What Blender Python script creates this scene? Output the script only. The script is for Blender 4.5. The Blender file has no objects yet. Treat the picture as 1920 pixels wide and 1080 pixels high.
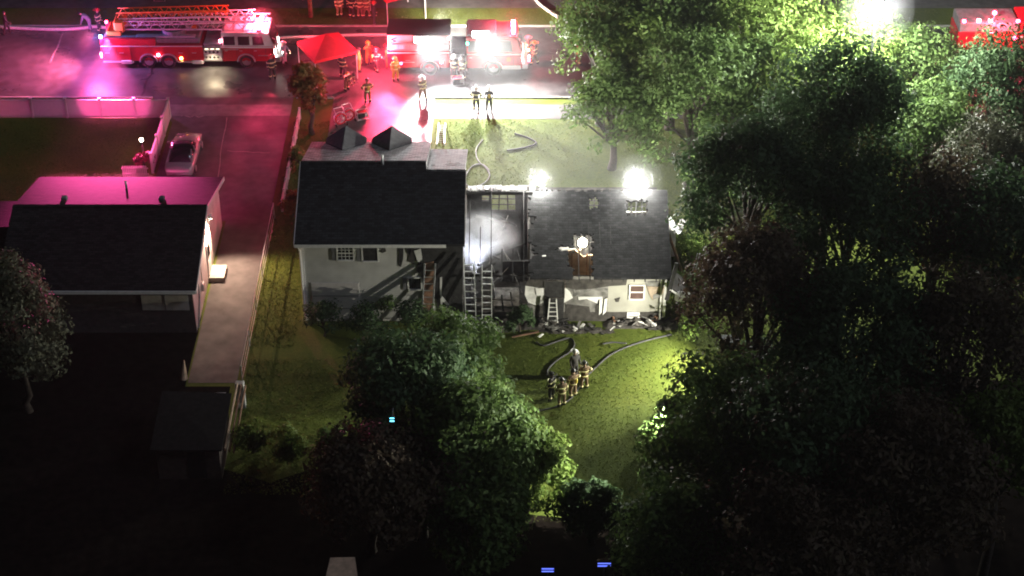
import bpy, bmesh, math, random
import numpy as np
from math import sin, cos, pi, radians, sqrt, atan2
from mathutils import Vector, Matrix, Euler
random.seed(7); RNG = np.random.default_rng(11)
S = bpy.context.scene
COL = S.collection

# ------------------------------------------------------------------ camera, world, exposure
CAM_H = 60.0; PITCH = radians(35.0); FPX = 3443.0
cd = bpy.data.cameras.new('camera'); cam = bpy.data.objects.new('camera', cd); COL.objects.link(cam)
cam.location = (0, 0, CAM_H); cam.rotation_euler = (radians(90) - PITCH, 0, 0)
cd.sensor_width = 36.0; cd.lens = 36.0 * FPX / 1920.0; cd.clip_start = 1.0; cd.clip_end = 3000
S.camera = cam
W = bpy.data.worlds.new('World'); S.world = W; W.use_nodes = True
wn = W.node_tree.nodes; bg = wn['Background']
sky = wn.new('ShaderNodeTexSky'); sky.sky_type = 'NISHITA'; sky.sun_disc = False
sky.sun_elevation = radians(-4.0); sky.sun_rotation = radians(200)
W.node_tree.links.new(sky.outputs[0], bg.inputs[0]); bg.inputs[1].default_value = 0.10
moon = bpy.data.lights.new('moonlight', 'SUN'); moon.energy = 0.38; moon.angle = radians(14); moon.color = (0.75, 0.83, 1.0)
mo = bpy.data.objects.new('moonlight', moon); COL.objects.link(mo); mo.rotation_euler = Vector((-.72, .22, -.66)).to_track_quat('-Z', 'Y').to_euler()
S.view_settings.view_transform = 'Standard'; S.view_settings.look = 'None'
S.view_settings.exposure = 0.35; S.view_settings.gamma = 1.0; S.view_settings.use_curve_mapping = False
S.render.engine = 'CYCLES'
S.cycles.use_denoising = True
S.cycles.max_bounces = 5; S.cycles.diffuse_bounces = 2; S.cycles.glossy_bounces = 2
S.cycles.transmission_bounces = 2; S.cycles.volume_bounces = 0; S.cycles.transparent_max_bounces = 6
S.cycles.sample_clamp_indirect = 4.0; S.cycles.sample_clamp_direct = 0.0
S.cycles.use_light_tree = True; S.cycles.filter_width = 1.9
S.cycles.caustics_reflective = False; S.cycles.caustics_refractive = False

def at(u, v, z=0.0):
    """point at height z that the photograph shows at pixel (u, v)"""
    x = (u - 960) / FPX; y = (540 - v) / FPX
    dy = cos(PITCH) + y * sin(PITCH); dz = -sin(PITCH) + y * cos(PITCH)
    t = (z - CAM_H) / dz
    return Vector((x * t, dy * t, z))
def onY(u, v, Y):
    x = (u - 960) / FPX; y = (540 - v) / FPX
    dy = cos(PITCH) + y * sin(PITCH); dz = -sin(PITCH) + y * cos(PITCH)
    t = Y / dy
    return Vector((x * t, Y, CAM_H + dz * t))

# ------------------------------------------------------------------ materials
MATS = {}
def M(name, col, rough=.75, metal=0., var=.2, scale=4., bump=0., bscale=30., spec=.4, emit=None, estr=0., col2=None, trans=0., coat=0.):
    if name in MATS: return MATS[name]
    m = bpy.data.materials.new(name); m.use_nodes = True; MATS[name] = m
    nt = m.node_tree; n = nt.nodes; l = nt.links; b = n['Principled BSDF']
    b.inputs['Roughness'].default_value = rough; b.inputs['Metallic'].default_value = metal
    b.inputs['Specular IOR Level'].default_value = spec
    if coat: b.inputs['Coat Weight'].default_value = coat
    c = (*col, 1)
    tc = n.new('ShaderNodeTexCoord')
    if var > 0:
        nz = n.new('ShaderNodeTexNoise'); nz.inputs['Scale'].default_value = scale; nz.inputs['Detail'].default_value = 6
        l.new(tc.outputs['Object'], nz.inputs['Vector'])
        r = n.new('ShaderNodeValToRGB'); r.color_ramp.elements[0].position = .32; r.color_ramp.elements[1].position = .68
        lo = col2 if col2 else tuple(x * (1 - var) for x in col)
        hi = col if col2 else tuple(min(1, x * (1 + var)) for x in col)
        r.color_ramp.elements[0].color = (*lo, 1); r.color_ramp.elements[1].color = (*hi, 1)
        l.new(nz.outputs[0], r.inputs[0]); l.new(r.outputs[0], b.inputs['Base Color'])
    else: b.inputs['Base Color'].default_value = c
    if bump > 0:
        n2 = n.new('ShaderNodeTexNoise'); n2.inputs['Scale'].default_value = bscale; n2.inputs['Detail'].default_value = 4
        l.new(tc.outputs['Object'], n2.inputs['Vector'])
        bp = n.new('ShaderNodeBump'); bp.inputs['Strength'].default_value = bump; bp.inputs['Distance'].default_value = .05
        l.new(n2.outputs[0], bp.inputs['Height']); l.new(bp.outputs[0], b.inputs['Normal'])
    if emit:
        b.inputs['Emission Color'].default_value = (*emit, 1); b.inputs['Emission Strength'].default_value = estr
    return m
def clap(name, col, pitch=.13, var=.12, axis=2):
    """siding boards: narrow horizontal laps as relief"""
    m = M(name, col, .6, var=var, scale=1.3)
    n = m.node_tree.nodes; l = m.node_tree.links; b = n['Principled BSDF']
    tc = n.new('ShaderNodeTexCoord'); sp = n.new('ShaderNodeSeparateXYZ'); l.new(tc.outputs['Object'], sp.inputs[0])
    d = n.new('ShaderNodeMath'); d.operation = 'DIVIDE'; d.inputs[1].default_value = pitch; l.new(sp.outputs[axis], d.inputs[0])
    f = n.new('ShaderNodeMath'); f.operation = 'FRACT'; l.new(d.outputs[0], f.inputs[0])
    bp = n.new('ShaderNodeBump'); bp.inputs['Strength'].default_value = .55; bp.inputs['Distance'].default_value = .03
    l.new(f.outputs[0], bp.inputs['Height']); l.new(bp.outputs[0], b.inputs['Normal'])
    return m
def shingle_mat(name, col, var=.25, rough=.9):
    m = M(name, col, rough, var=var, scale=2.2, spec=.2)
    n = m.node_tree.nodes; l = m.node_tree.links; b = n['Principled BSDF']
    tc = n.new('ShaderNodeTexCoord')
    bt = n.new('ShaderNodeTexBrick'); bt.inputs['Scale'].default_value = 1.0
    bt.inputs['Brick Width'].default_value = .33; bt.inputs['Row Height'].default_value = .15; bt.inputs['Mortar Size'].default_value = .012
    l.new(tc.outputs['Object'], bt.inputs['Vector'])
    bt.inputs['Color1'].default_value = (.55,.55,.55,1); bt.inputs['Color2'].default_value = (1.35,1.35,1.35,1); bt.inputs['Mortar'].default_value = (.4,.4,.4,1)
    mu = n.new('ShaderNodeMix'); mu.data_type = 'RGBA'; mu.blend_type = 'MULTIPLY'; mu.inputs[0].default_value = 1
    src = b.inputs['Base Color'].links[0].from_socket; l.new(src, mu.inputs[6]); l.new(bt.outputs['Color'], mu.inputs[7]); l.new(mu.outputs[2], b.inputs['Base Color'])
    bp = n.new('ShaderNodeBump'); bp.inputs['Strength'].default_value = .5; bp.inputs['Distance'].default_value = .02; bp.invert = True
    l.new(bt.outputs['Fac'], bp.inputs['Height']); l.new(bp.outputs[0], b.inputs['Normal'])
    return m
def leaf_mat(name, cols, transl=.35):
    if name in MATS: return MATS[name]
    m = bpy.data.materials.new(name); m.use_nodes = True; MATS[name] = m
    nt = m.node_tree; n = nt.nodes; l = nt.links
    b = n['Principled BSDF']; b.inputs['Roughness'].default_value = .65; b.inputs['Specular IOR Level'].default_value = .22
    g = n.new('ShaderNodeNewGeometry'); r = n.new('ShaderNodeValToRGB')
    els = r.color_ramp.elements
    while len(els) < len(cols): els.new(.5)
    for i, c in enumerate(cols): els[i].position = i / (len(cols) - 1); els[i].color = (*c, 1)
    tc = n.new('ShaderNodeTexCoord'); nz = n.new('ShaderNodeTexNoise'); nz.inputs['Scale'].default_value = .7
    l.new(tc.outputs['Object'], nz.inputs['Vector'])
    mx = n.new('ShaderNodeMath'); mx.operation = 'MULTIPLY_ADD'; mx.inputs[1].default_value = .5
    sb = n.new('ShaderNodeMath'); sb.operation = 'MULTIPLY'; sb.inputs[1].default_value = .5
    l.new(nz.outputs[0], sb.inputs[0]); l.new(g.outputs['Random Per Island'], mx.inputs[0]); l.new(sb.outputs[0], mx.inputs[2])
    l.new(mx.outputs[0], r.inputs[0])
    l.new(r.outputs[0], b.inputs['Base Color'])
    t = n.new('ShaderNodeBsdfTranslucent'); l.new(r.outputs[0], t.inputs[0])
    ms = n.new('ShaderNodeMixShader'); ms.inputs[0].default_value = transl
    l.new(b.outputs[0], ms.inputs[1]); l.new(t.outputs[0], ms.inputs[2])
    l.new(ms.outputs[0], n['Material Output'].inputs['Surface'])
    return m

m_char = M('charred_wood', (.022, .021, .022), .85, var=.5, scale=5, bump=.6, bscale=18)
m_char2 = M('sooty_board', (.05, .045, .042), .85, var=.5, scale=3, bump=.4)
m_ash = M('grey_ash_debris', (.16, .155, .15), .9, var=.6, scale=3, bump=.8, bscale=9)
m_sheath = M('scorched_sheathing', (.30, .29, .28), .85, var=.45, scale=1.6, bump=.2, col2=(.09, .085, .08))
m_ply = M('browned_plywood', (.24, .13, .08), .8, var=.5, scale=3, bump=.2)
m_beige = M('scorched_plaster', (.50, .40, .31), .85, var=.3, scale=2, col2=(.20, .15, .11))
m_white = M('white_paint', (.78, .77, .75), .5, var=.06, scale=3)
m_trim = M('white_trim', (.70, .69, .68), .5, var=.1)
m_siding = clap('white_clapboard', (.56, .55, .54), .12)
m_siding2 = clap('cream_clapboard', (.36, .35, .31), .11)
m_siding3 = clap('neighbour_clapboard', (.72, .68, .66), .12)
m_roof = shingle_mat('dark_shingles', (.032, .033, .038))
m_roofg = shingle_mat('lit_grey_shingles', (.30, .30, .31), .15)  # light on the front slope put into the colour; rear slope stays dark
m_roofn = shingle_mat('neighbour_shingles', (.024, .022, .024), .15)
m_glass = M('dark_glass', (.015, .017, .02), .12, var=0, spec=.6)
m_alu = M('ladder_aluminium', (.80, .80, .80), .45, .35, var=.08)
m_alud = M('dull_aluminium', (.55, .55, .55), .45, .6, var=.1)
m_red = M('fire_engine_red', (.55, .015, .03), .3, var=.06, coat=.5)
m_whitep = M('truck_white', (.78, .75, .75), .35, var=.04, coat=.3)
m_chrome = M('polished_metal', (.8, .8, .82), .28, .85, var=.05)
m_dark = M('black_rubber', (.02, .02, .02), .7, var=.2)
m_grey = M('grey_deck', (.20, .21, .22), .6, var=.2)
m_orange = M('orange_paint_and_glow', (.75, .18, .03), .45, var=.08)
m_concrete = M('concrete', (.34, .33, .31), .85, var=.2, scale=2, bump=.2)
m_wood = M('brown_wood', (.20, .11, .07), .8, var=.35, scale=3)
m_hosew = M('white_hose_jacket', (.78, .72, .66), .8, var=.1)
m_hosed = M('grey_hose_jacket', (.055, .055, .06), .7, var=.2)
m_skin = M('skin', (.52, .33, .25), .6, var=.05)
m_bark = M('bark', (.05, .038, .03), .9, var=.4, scale=6, bump=.6)
m_tentr = M('red_canvas', (.62, .03, .05), .7, var=.06)
m_car = M('silver_car_paint', (.45, .44, .46), .25, .4, var=.03, coat=.6)
m_canvas = M('pale_roofing', (.62, .43, .30), .8, var=.2)
m_tarp = M('dull_felt_roof', (.012, .011, .011), .95, var=.3, spec=.1)

def emis(name, col, strength): 
    return M(name, (.8, .8, .8), .4, var=0, emit=col, estr=strength)
e_white = emis('lit_white_lamp', (1, .99, .90), 1250)
e_flood = emis('lit_flood_panel', (.95, .98, 1), 60)
e_warm = emis('lit_warm_lamp', (1, .86, .62), 60)
e_red = emis('lit_red_beacon', (1, .02, .06), 40)
e_pink = emis('lit_pink_beacon', (1, .25, .35), 25)
e_blue = emis('lit_blue_beacon', (.08, .35, 1), 40)
e_green = emis('lit_green_lamp', (.05, 1, .45), 14)
e_amber = emis('lit_amber_lamp', (1, .45, .1), 20)
e_cyan = emis('lit_cyan_lamp', (.15, .75, 1), 3)
e_dblue = emis('lit_dim_blue_lamp', (.12, .18, 1), 1.5)
e_head = emis('lit_headlight', (1, .92, .8), 30)
e_dimwarm = emis('lit_locker_lamp', (1, .85, .55), 4)

# ------------------------------------------------------------------ mesh builder
class MB:
    def __init__(s): s.v = []; s.f = []; s.m = []; s.T = Matrix.Identity(4); s.mi = 0
    def _add(s, vs, fs):
        k = len(s.v); s.v += [tuple(s.T @ Vector(p)) for p in vs]
        s.f += [tuple(i + k for i in f) for f in fs]; s.m += [s.mi] * len(fs); return s
    def box(s, a, b):
        (x0, y0, z0), (x1, y1, z1) = a, b
        return s._add([(x0,y0,z0),(x1,y0,z0),(x1,y1,z0),(x0,y1,z0),(x0,y0,z1),(x1,y0,z1),(x1,y1,z1),(x0,y1,z1)],
                      [(3,2,1,0),(4,5,6,7),(0,1,5,4),(1,2,6,5),(2,3,7,6),(3,0,4,7)])
    def bev(s, a, b, r=.04):
        """box with chamfered edges"""
        (x0, y0, z0), (x1, y1, z1) = a, b; r = min(r, (x1-x0)/2.2, (y1-y0)/2.2, (z1-z0)/2.2)
        bm = bmesh.new(); bmesh.ops.create_cube(bm, size=1)
        for v in bm.verts: v.co = ((v.co.x+.5)*(x1-x0)+x0, (v.co.y+.5)*(y1-y0)+y0, (v.co.z+.5)*(z1-z0)+z0)
        bmesh.ops.bevel(bm, geom=bm.edges[:], offset=r, segments=1, affect='EDGES', profile=.5)
        bm.verts.index_update()
        s._add([v.co[:] for v in bm.verts], [tuple(v.index for v in f.verts) for f in bm.faces]); bm.free(); return s
    def bar(s, p, q, w, h=None):
        """rectangular bar from p to q"""
        p = Vector(p); q = Vector(q); d = q - p; L = d.length
        if L < 1e-6: return s
        h = h or w
        z = d / L; up = Vector((0,0,1)) if abs(z.z) < .95 else Vector((0,1,0))
        x = z.cross(up).normalized(); y = x.cross(z)
        vs = []
        for c in (p, q):
            for sx, sy in ((-1,-1),(1,-1),(1,1),(-1,1)): vs.append(tuple(c + x*(sx*w/2) + y*(sy*h/2)))
        return s._add(vs, [(3,2,1,0),(4,5,6,7),(0,1,5,4),(1,2,6,5),(2,3,7,6),(3,0,4,7)])
    def tube(s, pts, r, n=6):
        pts = [Vector(p) for p in pts]; rs = r if isinstance(r, (list, tuple)) else [r]*len(pts)
        vs = []; fs = []
        for i, p in enumerate(pts):
            d = (pts[min(i+1, len(pts)-1)] - pts[max(i-1, 0)]).normalized()
            up = Vector((0,0,1)) if abs(d.z) < .9 else Vector((0,1,0))
            x = d.cross(up).normalized(); y = x.cross(d)
            for k in range(n):
                a = 2*pi*k/n; vs.append(tuple(p + x*(cos(a)*rs[i]) + y*(sin(a)*rs[i])))
        for i in range(len(pts)-1):
            for k in range(n):
                k2 = (k+1) % n; fs.append((i*n+k, i*n+k2, (i+1)*n+k2, (i+1)*n+k))
        fs.append(tuple(range(n-1, -1, -1))); fs.append(tuple((len(pts)-1)*n + k for k in range(n)))
        return s._add(vs, fs)
    def cyl(s, p, q, r, n=12, r2=None): return s.tube([p, q], [r, r if r2 is None else r2], n)
    def prism(s, poly, off):
        """polygon (3-D points) thickened along off"""
        n = len(poly); off = Vector(off)
        vs = [tuple(p) for p in poly] + [tuple(Vector(p)+off) for p in poly]
        fs = [tuple(range(n)), tuple(range(2*n-1, n-1, -1))] + [(i, i+n, (i+1) % n + n, (i+1) % n) for i in range(n)]
        return s._add(vs, fs)
    def sph(s, c, r, n=12, m=8, sq=(1,1,1), zmin=-1.0):
        vs = []; fs = []
        for j in range(m+1):
            a = -pi/2 + pi*j/m; z = max(sin(a), zmin); rr = cos(a)
            for i in range(n): vs.append((c[0]+r*sq[0]*rr*cos(2*pi*i/n), c[1]+r*sq[1]*rr*sin(2*pi*i/n), c[2]+r*sq[2]*z))
        for j in range(m):
            for i in range(n): fs.append((j*n+i, j*n+(i+1) % n, (j+1)*n+(i+1) % n, (j+1)*n+i))
        return s._add(vs, fs)
    def build(s, name, mats, parent=None, smooth=False, world=False):
        me = bpy.data.meshes.new(name)
        v = s.v
        if world and parent is not None:
            o = parent
            while o.parent: o = o.parent
            v = [(p[0]-o.location.x, p[1]-o.location.y, p[2]-o.location.z) for p in v]
        me.from_pydata(v, [], s.f)
        for mt in (mats if isinstance(mats, (list, tuple)) else [mats]): me.materials.append(mt)
        if any(s.m): me.polygons.foreach_set('material_index', s.m)
        if smooth: me.polygons.foreach_set('use_smooth', [True]*len(me.polygons))
        bm = bmesh.new(); bm.from_mesh(me); bmesh.ops.recalc_face_normals(bm, faces=bm.faces[:]); bm.to_mesh(me); bm.free()
        me.update()
        o = bpy.data.objects.new(name, me); COL.objects.link(o)
        if parent is not None: o.parent = parent
        return o
def tag(o, label=None, cat=None, group=None, kind=None):
    if label: o['label'] = label
    if cat: o['category'] = cat
    if group: o['group'] = group
    if kind: o['kind'] = kind
    return o
def thing(name, label, cat, loc=(0,0,0), rz=0., group=None):
    o = bpy.data.objects.new(name, None); COL.objects.link(o); o.location = loc; o.rotation_euler = (0,0,rz)
    o.empty_display_size = .2
    return tag(o, label, cat, group)
def child_map():
    d = {}
    for o in COL.objects:
        if o.parent: d.setdefault(o.parent, []).append(o)
    return d
def dup(root, loc, rz=0., label=None, group=None, swap=None, scale=None):
    cm = child_map()
    def cp(o, par):
        c = o.copy(); COL.objects.link(c)
        if par: c.parent = par
        for k in cm.get(o, []): cp(k, c)
        return c
    r = cp(root, None); r.location = loc; r.rotation_euler = (0,0,rz)
    if scale: r.scale = (scale,)*3
    if label: r['label'] = label
    if group: r['group'] = group
    return r
def lamp(name, typ, loc, energy, col, parent=None, r=.1, target=None, ang=90, blend=.4, size=None):
    d = bpy.data.lights.new(name, typ); d.energy = energy; d.color = col
    if typ in ('POINT', 'SPOT'): d.shadow_soft_size = r
    if typ == 'SPOT': d.spot_size = radians(ang); d.spot_blend = blend
    o = bpy.data.objects.new(name, d); COL.objects.link(o)
    loc = Vector(loc)
    if target is not None: o.rotation_euler = (Vector(target) - loc).to_track_quat('-Z', 'Y').to_euler()
    if parent is not None: o.parent = parent; o.location = loc - parent.location
    else: o.location = loc
    return o

# ------------------------------------------------------------------ ground, road, drives
def sheet(name, pts, z, mat, n=1):
    mb = MB(); mb._add([(x, y, z) for x, y in pts], [tuple(range(len(pts)))])
    return tag(mb.build(name, mat), kind='structure')
def ground_mat():
    m = M('lawn_grass', (.06, .075, .02), .9, var=.5, scale=1.2, bump=.5, bscale=14, spec=.15)
    n = m.node_tree.nodes; l = m.node_tree.links; b = n['Principled BSDF']
    tc = n.new('ShaderNodeTexCoord')
    a = n.new('ShaderNodeTexNoise'); a.inputs['Scale'].default_value = .35; a.inputs['Detail'].default_value = 8
    c = n.new('ShaderNodeTexNoise'); c.inputs['Scale'].default_value = 5.; c.inputs['Detail'].default_value = 8; c.inputs['Roughness'].default_value = .75
    l.new(tc.outputs['Object'], a.inputs['Vector']); l.new(tc.outputs['Object'], c.inputs['Vector'])
    r = n.new('ShaderNodeValToRGB'); e = r.color_ramp.elements
    e[0].position = .3; e[0].color = (.045, .066, .010, 1); e[1].position = .7; e[1].color = (.13, .148, .026, 1)
    k = e.new(.5); k.color = (.08, .108, .017, 1)
    ad = n.new('ShaderNodeMath'); ad.operation = 'MULTIPLY_ADD'; ad.inputs[1].default_value = .55
    sc = n.new('ShaderNodeMath'); sc.operation = 'MULTIPLY'; sc.inputs[1].default_value = .45
    l.new(a.outputs[0], sc.inputs[0]); l.new(c.outputs[0], ad.inputs[0]); l.new(sc.outputs[0], ad.inputs[2])
    l.new(ad.outputs[0], r.inputs[0]); l.new(r.outputs[0], b.inputs['Base Color'])
    return m
m_lawn = ground_mat()
def wet_asphalt(name, col, r0, r1, sc=.5):
    m = M(name, col, .4, var=.3, scale=1.5, bump=.25, bscale=40, spec=.5)
    n = m.node_tree.nodes; l = m.node_tree.links; b = n['Principled BSDF']
    tc = n.new('ShaderNodeTexCoord'); a = n.new('ShaderNodeTexNoise'); a.inputs['Scale'].default_value = sc; a.inputs['Detail'].default_value = 5
    l.new(tc.outputs['Object'], a.inputs['Vector'])
    mr = n.new('ShaderNodeMapRange'); mr.inputs['From Min'].default_value = .35; mr.inputs['From Max'].default_value = .65
    mr.inputs['To Min'].default_value = r0; mr.inputs['To Max'].default_value = r1
    l.new(a.outputs[0], mr.inputs['Value']); l.new(mr.outputs[0], b.inputs['Roughness'])
    return m
m_road = wet_asphalt('wet_road_asphalt', (.07, .07, .072), .25, .55)
m_drive = wet_asphalt('driveway_asphalt', (.075, .07, .07), .72, .85)
m_walk = M('sidewalk_concrete', (.085, .083, .082), .7, var=.3, scale=1.5, bump=.2)
G0 = MB(); nx = 40
for j in range(nx):
    for i in range(nx):
        x0 = -400 + 800*i/nx; y0 = -150 + 800*j/nx; d = 800/nx
        G0._add([(x0,y0,0),(x0+d,y0,0),(x0+d,y0+d,0),(x0,y0+d,0)], [(0,1,2,3)])
tag(G0.build('ground', m_lawn), kind='structure')
sheet('road', [(-200, 107.9), (200, 107.9), (200, 118.2), (-200, 118.2)], .008, m_road)
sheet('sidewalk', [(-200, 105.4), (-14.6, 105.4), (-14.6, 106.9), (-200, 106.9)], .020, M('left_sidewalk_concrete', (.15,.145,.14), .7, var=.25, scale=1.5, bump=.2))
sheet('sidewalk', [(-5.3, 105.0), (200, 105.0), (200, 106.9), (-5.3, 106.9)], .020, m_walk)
sheet('sidewalk', [(-200, 121.2), (200, 121.2), (200, 122.6), (-200, 122.6)], .020, m_walk)
for x0, x1 in ((-200, -24.), (-14.4, -11.9), (-5.2, 200)):
    k = MB().bev((x0, 107.72, -.05), (x1, 107.9, .11), .03); tag(k.build('kerb', m_concrete), kind='structure')
k = MB().bev((-200, 118.2, -.05), (200, 118.38, .11), .03); tag(k.build('kerb', m_concrete), kind='structure')
sheet('driveway', [(-17.2, 76.9), (-14.6, 76.9), (-14.6, 107.9), (-24.0, 107.9), (-22.2, 104.5), (-22.2, 92.7), (-17.2, 92.7)], .012, m_drive)
sheet('driveway', [(-11.9, 92.4), (-5.2, 92.4), (-5.2, 107.9), (-11.9, 107.9)], .012, wet_asphalt('house_driveway_asphalt', (.085, .083, .085), .25, .5))
sheet('path', [(-4.2, 92.5), (-2.7, 92.5), (-2.7, 95.2), (-4.2, 95.2)], .014, m_walk)
def seam(pts, w, mat, z):
    mb = MB()
    for (x0, y0), (x1, y1) in zip(pts, pts[1:]):
        d = Vector((x1-x0, y1-y0)).normalized(); nrm = Vector((-d.y, d.x))*w/2
        mb._add([(x0-nrm.x,y0-nrm.y,z),(x1-nrm.x,y1-nrm.y,z),(x1+nrm.x,y1+nrm.y,z),(x0+nrm.x,y0+nrm.y,z)], [(0,1,2,3)])
    return tag(mb.build('road_seam', mat), kind='structure')
m_tar = M('tar_seam', (.02,.02,.02), .5, var=.3); m_pale = M('pale_crack', (.3,.28,.27), .9, var=.3)
def wob(a, b, n, s):
    return [(a[0]+(b[0]-a[0])*i/n+random.uniform(-s,s), a[1]+(b[1]-a[1])*i/n+random.uniform(-s,s)) for i in range(n+1)]
a = at(287,127); b = at(268,180); seam(wob(a, b, 7, .12), .16, m_tar, .013)
a = at(117,64); b = at(95,118); seam(wob(a, b, 6, .05), .09, m_pale, .013)
a = at(425,282); b = at(505,288); seam(wob(a, b, 8, .12), .06, m_pale, .017)
a = at(425,220); b = at(398,398); seam(wob(a, b, 10, .05), .05, m_pale, .021)
a = at(322,216); b = at(385,219); seam(wob(a, b, 8, .2), .07, m_pale, .017)

m_shade_ground = M('shade_black_ground', (.009,.007,.006), .95, var=.5, scale=2, bump=.5, spec=0.)  # near-black sheet: the foreground shade is put into the ground colour
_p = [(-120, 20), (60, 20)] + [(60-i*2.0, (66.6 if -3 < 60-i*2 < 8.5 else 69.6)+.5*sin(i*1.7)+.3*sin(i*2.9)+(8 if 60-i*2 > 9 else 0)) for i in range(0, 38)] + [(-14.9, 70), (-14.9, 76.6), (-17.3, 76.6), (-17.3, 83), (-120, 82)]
sheet('shade_ground', _p, .006, m_shade_ground)
# grass tufts (one object)
def tufts(zones, n):
    V = []; 
    for (x0, x1, y0, y1, cnt) in zones:
        c = np.stack([RNG.uniform(x0, x1, cnt), RNG.uniform(y0, y1, cnt)], 1)
        V.append(c)
    c = np.concatenate(V); n = len(c)
    ang = RNG.uniform(0, 2*pi, n); h = RNG.uniform(.05, .16, n); w = RNG.uniform(.015, .035, n)
    lean = RNG.normal(0, .06, (n, 2))
    h *= .5; P = np.zeros((n, 4, 3))
    dx = np.cos(ang)*w; dy = np.sin(ang)*w
    P[:,0,0] = c[:,0]-dx; P[:,0,1] = c[:,1]-dy; P[:,1,0] = c[:,0]+dx; P[:,1,1] = c[:,1]+dy
    P[:,2,0] = c[:,0]+dx*.4+lean[:,0]; P[:,2,1] = c[:,1]+dy*.4+lean[:,1]; P[:,2,2] = h
    P[:,3,0] = c[:,0]-dx*.4+lean[:,0]; P[:,3,1] = c[:,1]-dy*.4+lean[:,1]; P[:,3,2] = h*.85
    return quads('grass', P, leaf_mat('grass_blades', [(.055,.08,.014),(.10,.13,.022),(.16,.165,.04)], .4))
def quads(name, P, mat, parent=None):
    n = len(P); me = bpy.data.meshes.new(name)
    me.vertices.add(n*4); me.vertices.foreach_set('co', P.reshape(-1).astype(np.float32))
    me.loops.add(n*4); me.loops.foreach_set('vertex_index', np.arange(n*4, dtype=np.int32))
    me.polygons.add(n); me.polygons.foreach_set('loop_start', np.arange(0, n*4, 4, dtype=np.int32))
    me.materials.append(mat); me.update(calc_edges=True); me.validate()
    o = bpy.data.objects.new(name, me); COL.objects.link(o)
    if parent is not None: o.parent = parent
    return o
tag(tufts([(-5,14,92.8,104.8,15000),(-3,13,66,81.5,16000),(-14.3,-11.9,80,104.8,9000),(-14.2,-3,68,79,12000),(9,14,78,100,9000),(-36,36,118.6,121,6000),(-36,36,122.8,128,5000),(-36,-24,106.95,107.7,1500),(-36,-22.6,92.8,105,8000)], 0), kind='stuff')

# ------------------------------------------------------------------ trees
def crown(center, rx, ry, rz, nleaf, size, mat, parent, nclump=55, seed=0, name='crown', clr=.34):
    rg = np.random.default_rng(seed)
    d = rg.normal(size=(nclump, 3)); d /= np.linalg.norm(d, axis=1)[:, None]
    d[:, 2] = np.where(d[:, 2] < -.45, -d[:, 2], d[:, 2])
    rad = rg.uniform(.35, 1., nclump)**.6
    cc = d * rad[:, None] * np.array([rx, ry, rz]) * .88
    cr = rg.uniform(.7, 1.3, nclump) * clr * min(rx, rz)
    w = cr**2; idx = rg.choice(nclump, nleaf, p=w/w.sum())
    o = rg.normal(size=(nleaf, 3)); o /= np.linalg.norm(o, axis=1)[:, None]
    o[:, 2] *= .75
    r = rg.uniform(.45, 1.08, nleaf)
    p = cc[idx] + o * (r*cr[idx])[:, None]
    # stray sprays
    nrm = o + rg.normal(0, .42, (nleaf, 3)) + np.array([0, 0, .35]); nrm /= np.linalg.norm(nrm, axis=1)[:, None]
    t = np.cross(nrm, rg.normal(size=(nleaf, 3))); t /= np.linalg.norm(t, axis=1)[:, None]
    b = np.cross(nrm, t)
    L = (size*rg.uniform(.45, 1.5, nleaf))[:, None]
    P = np.stack([p - t*L*.9, p + b*L*.42 + nrm*L*.1, p + t*L*.9 - nrm*L*.22, p - b*L*.42 + nrm*L*.1], 1)
    P += np.array(center)
    return quads(name, P, mat, parent), cc + np.array(center), cr
def tree(name, label, loc, zc, rx, rz, nleaf, mat, size=.17, group=None, cat='tree', seed=0, ry=None, nclump=55, trunk_r=.22, clr=.34):
    t = thing(name, label, cat, (loc[0], loc[1], 0), 0, group)
    cr, cc, rad = crown((0, 0, zc), rx, ry or rx, rz, nleaf, size, mat, t, nclump, seed, clr=clr)
    rg = random.Random(seed)
    mb = MB()
    top = zc + rz*.35; base = max(.6, zc - rz*.75)
    pts = [(0,0,-.1)] + [(rg.uniform(-.12,.12)*k, rg.uniform(-.12,.12)*k, base*.5*k if k < 2 else base + (top-base)*(k-2)/2.) for k in (1,2,3,4)]
    mb.tube(pts, [trunk_r*1.3, trunk_r, trunk_r*.85, trunk_r*.55, trunk_r*.2], 8)
    order = sorted(range(len(cc)), key=lambda i: rg.random())[:16]
    for i in order:
        e = Vector(cc[i]); z0 = base*.8 + (min(e.z, top)-base*.8)*rg.uniform(.1,.5)
        a = Vector((0,0,z0)); mid = a.lerp(e, .5) + Vector((rg.uniform(-.3,.3), rg.uniform(-.3,.3), rg.uniform(-.1,.4)))
        mb.tube([a, mid, e], [trunk_r*.42, trunk_r*.26, trunk_r*.08], 5)
    mb.build('trunk', m_bark, t, smooth=True)
    return t
L_green = leaf_mat('leaves_mid_green', [(.05,.09,.025),(.09,.15,.04),(.15,.21,.065)], .42)
L_dark = leaf_mat('leaves_dark_green', [(.03,.06,.025),(.055,.10,.04),(.09,.14,.055)], .35)
L_yel = leaf_mat('leaves_yellow_green', [(.07,.12,.025),(.13,.20,.04),(.20,.25,.07)], .42)
L_red = leaf_mat('leaves_bronze', [(.06,.042,.03),(.085,.058,.036),(.09,.085,.04)], .35)
L_con = leaf_mat('leaves_grey_green', [(.05,.055,.035),(.08,.085,.05),(.12,.115,.075)], .2)
L_ora = leaf_mat('leaves_orange', [(.13,.07,.025),(.20,.10,.035),(.12,.11,.03)], .3)
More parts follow.
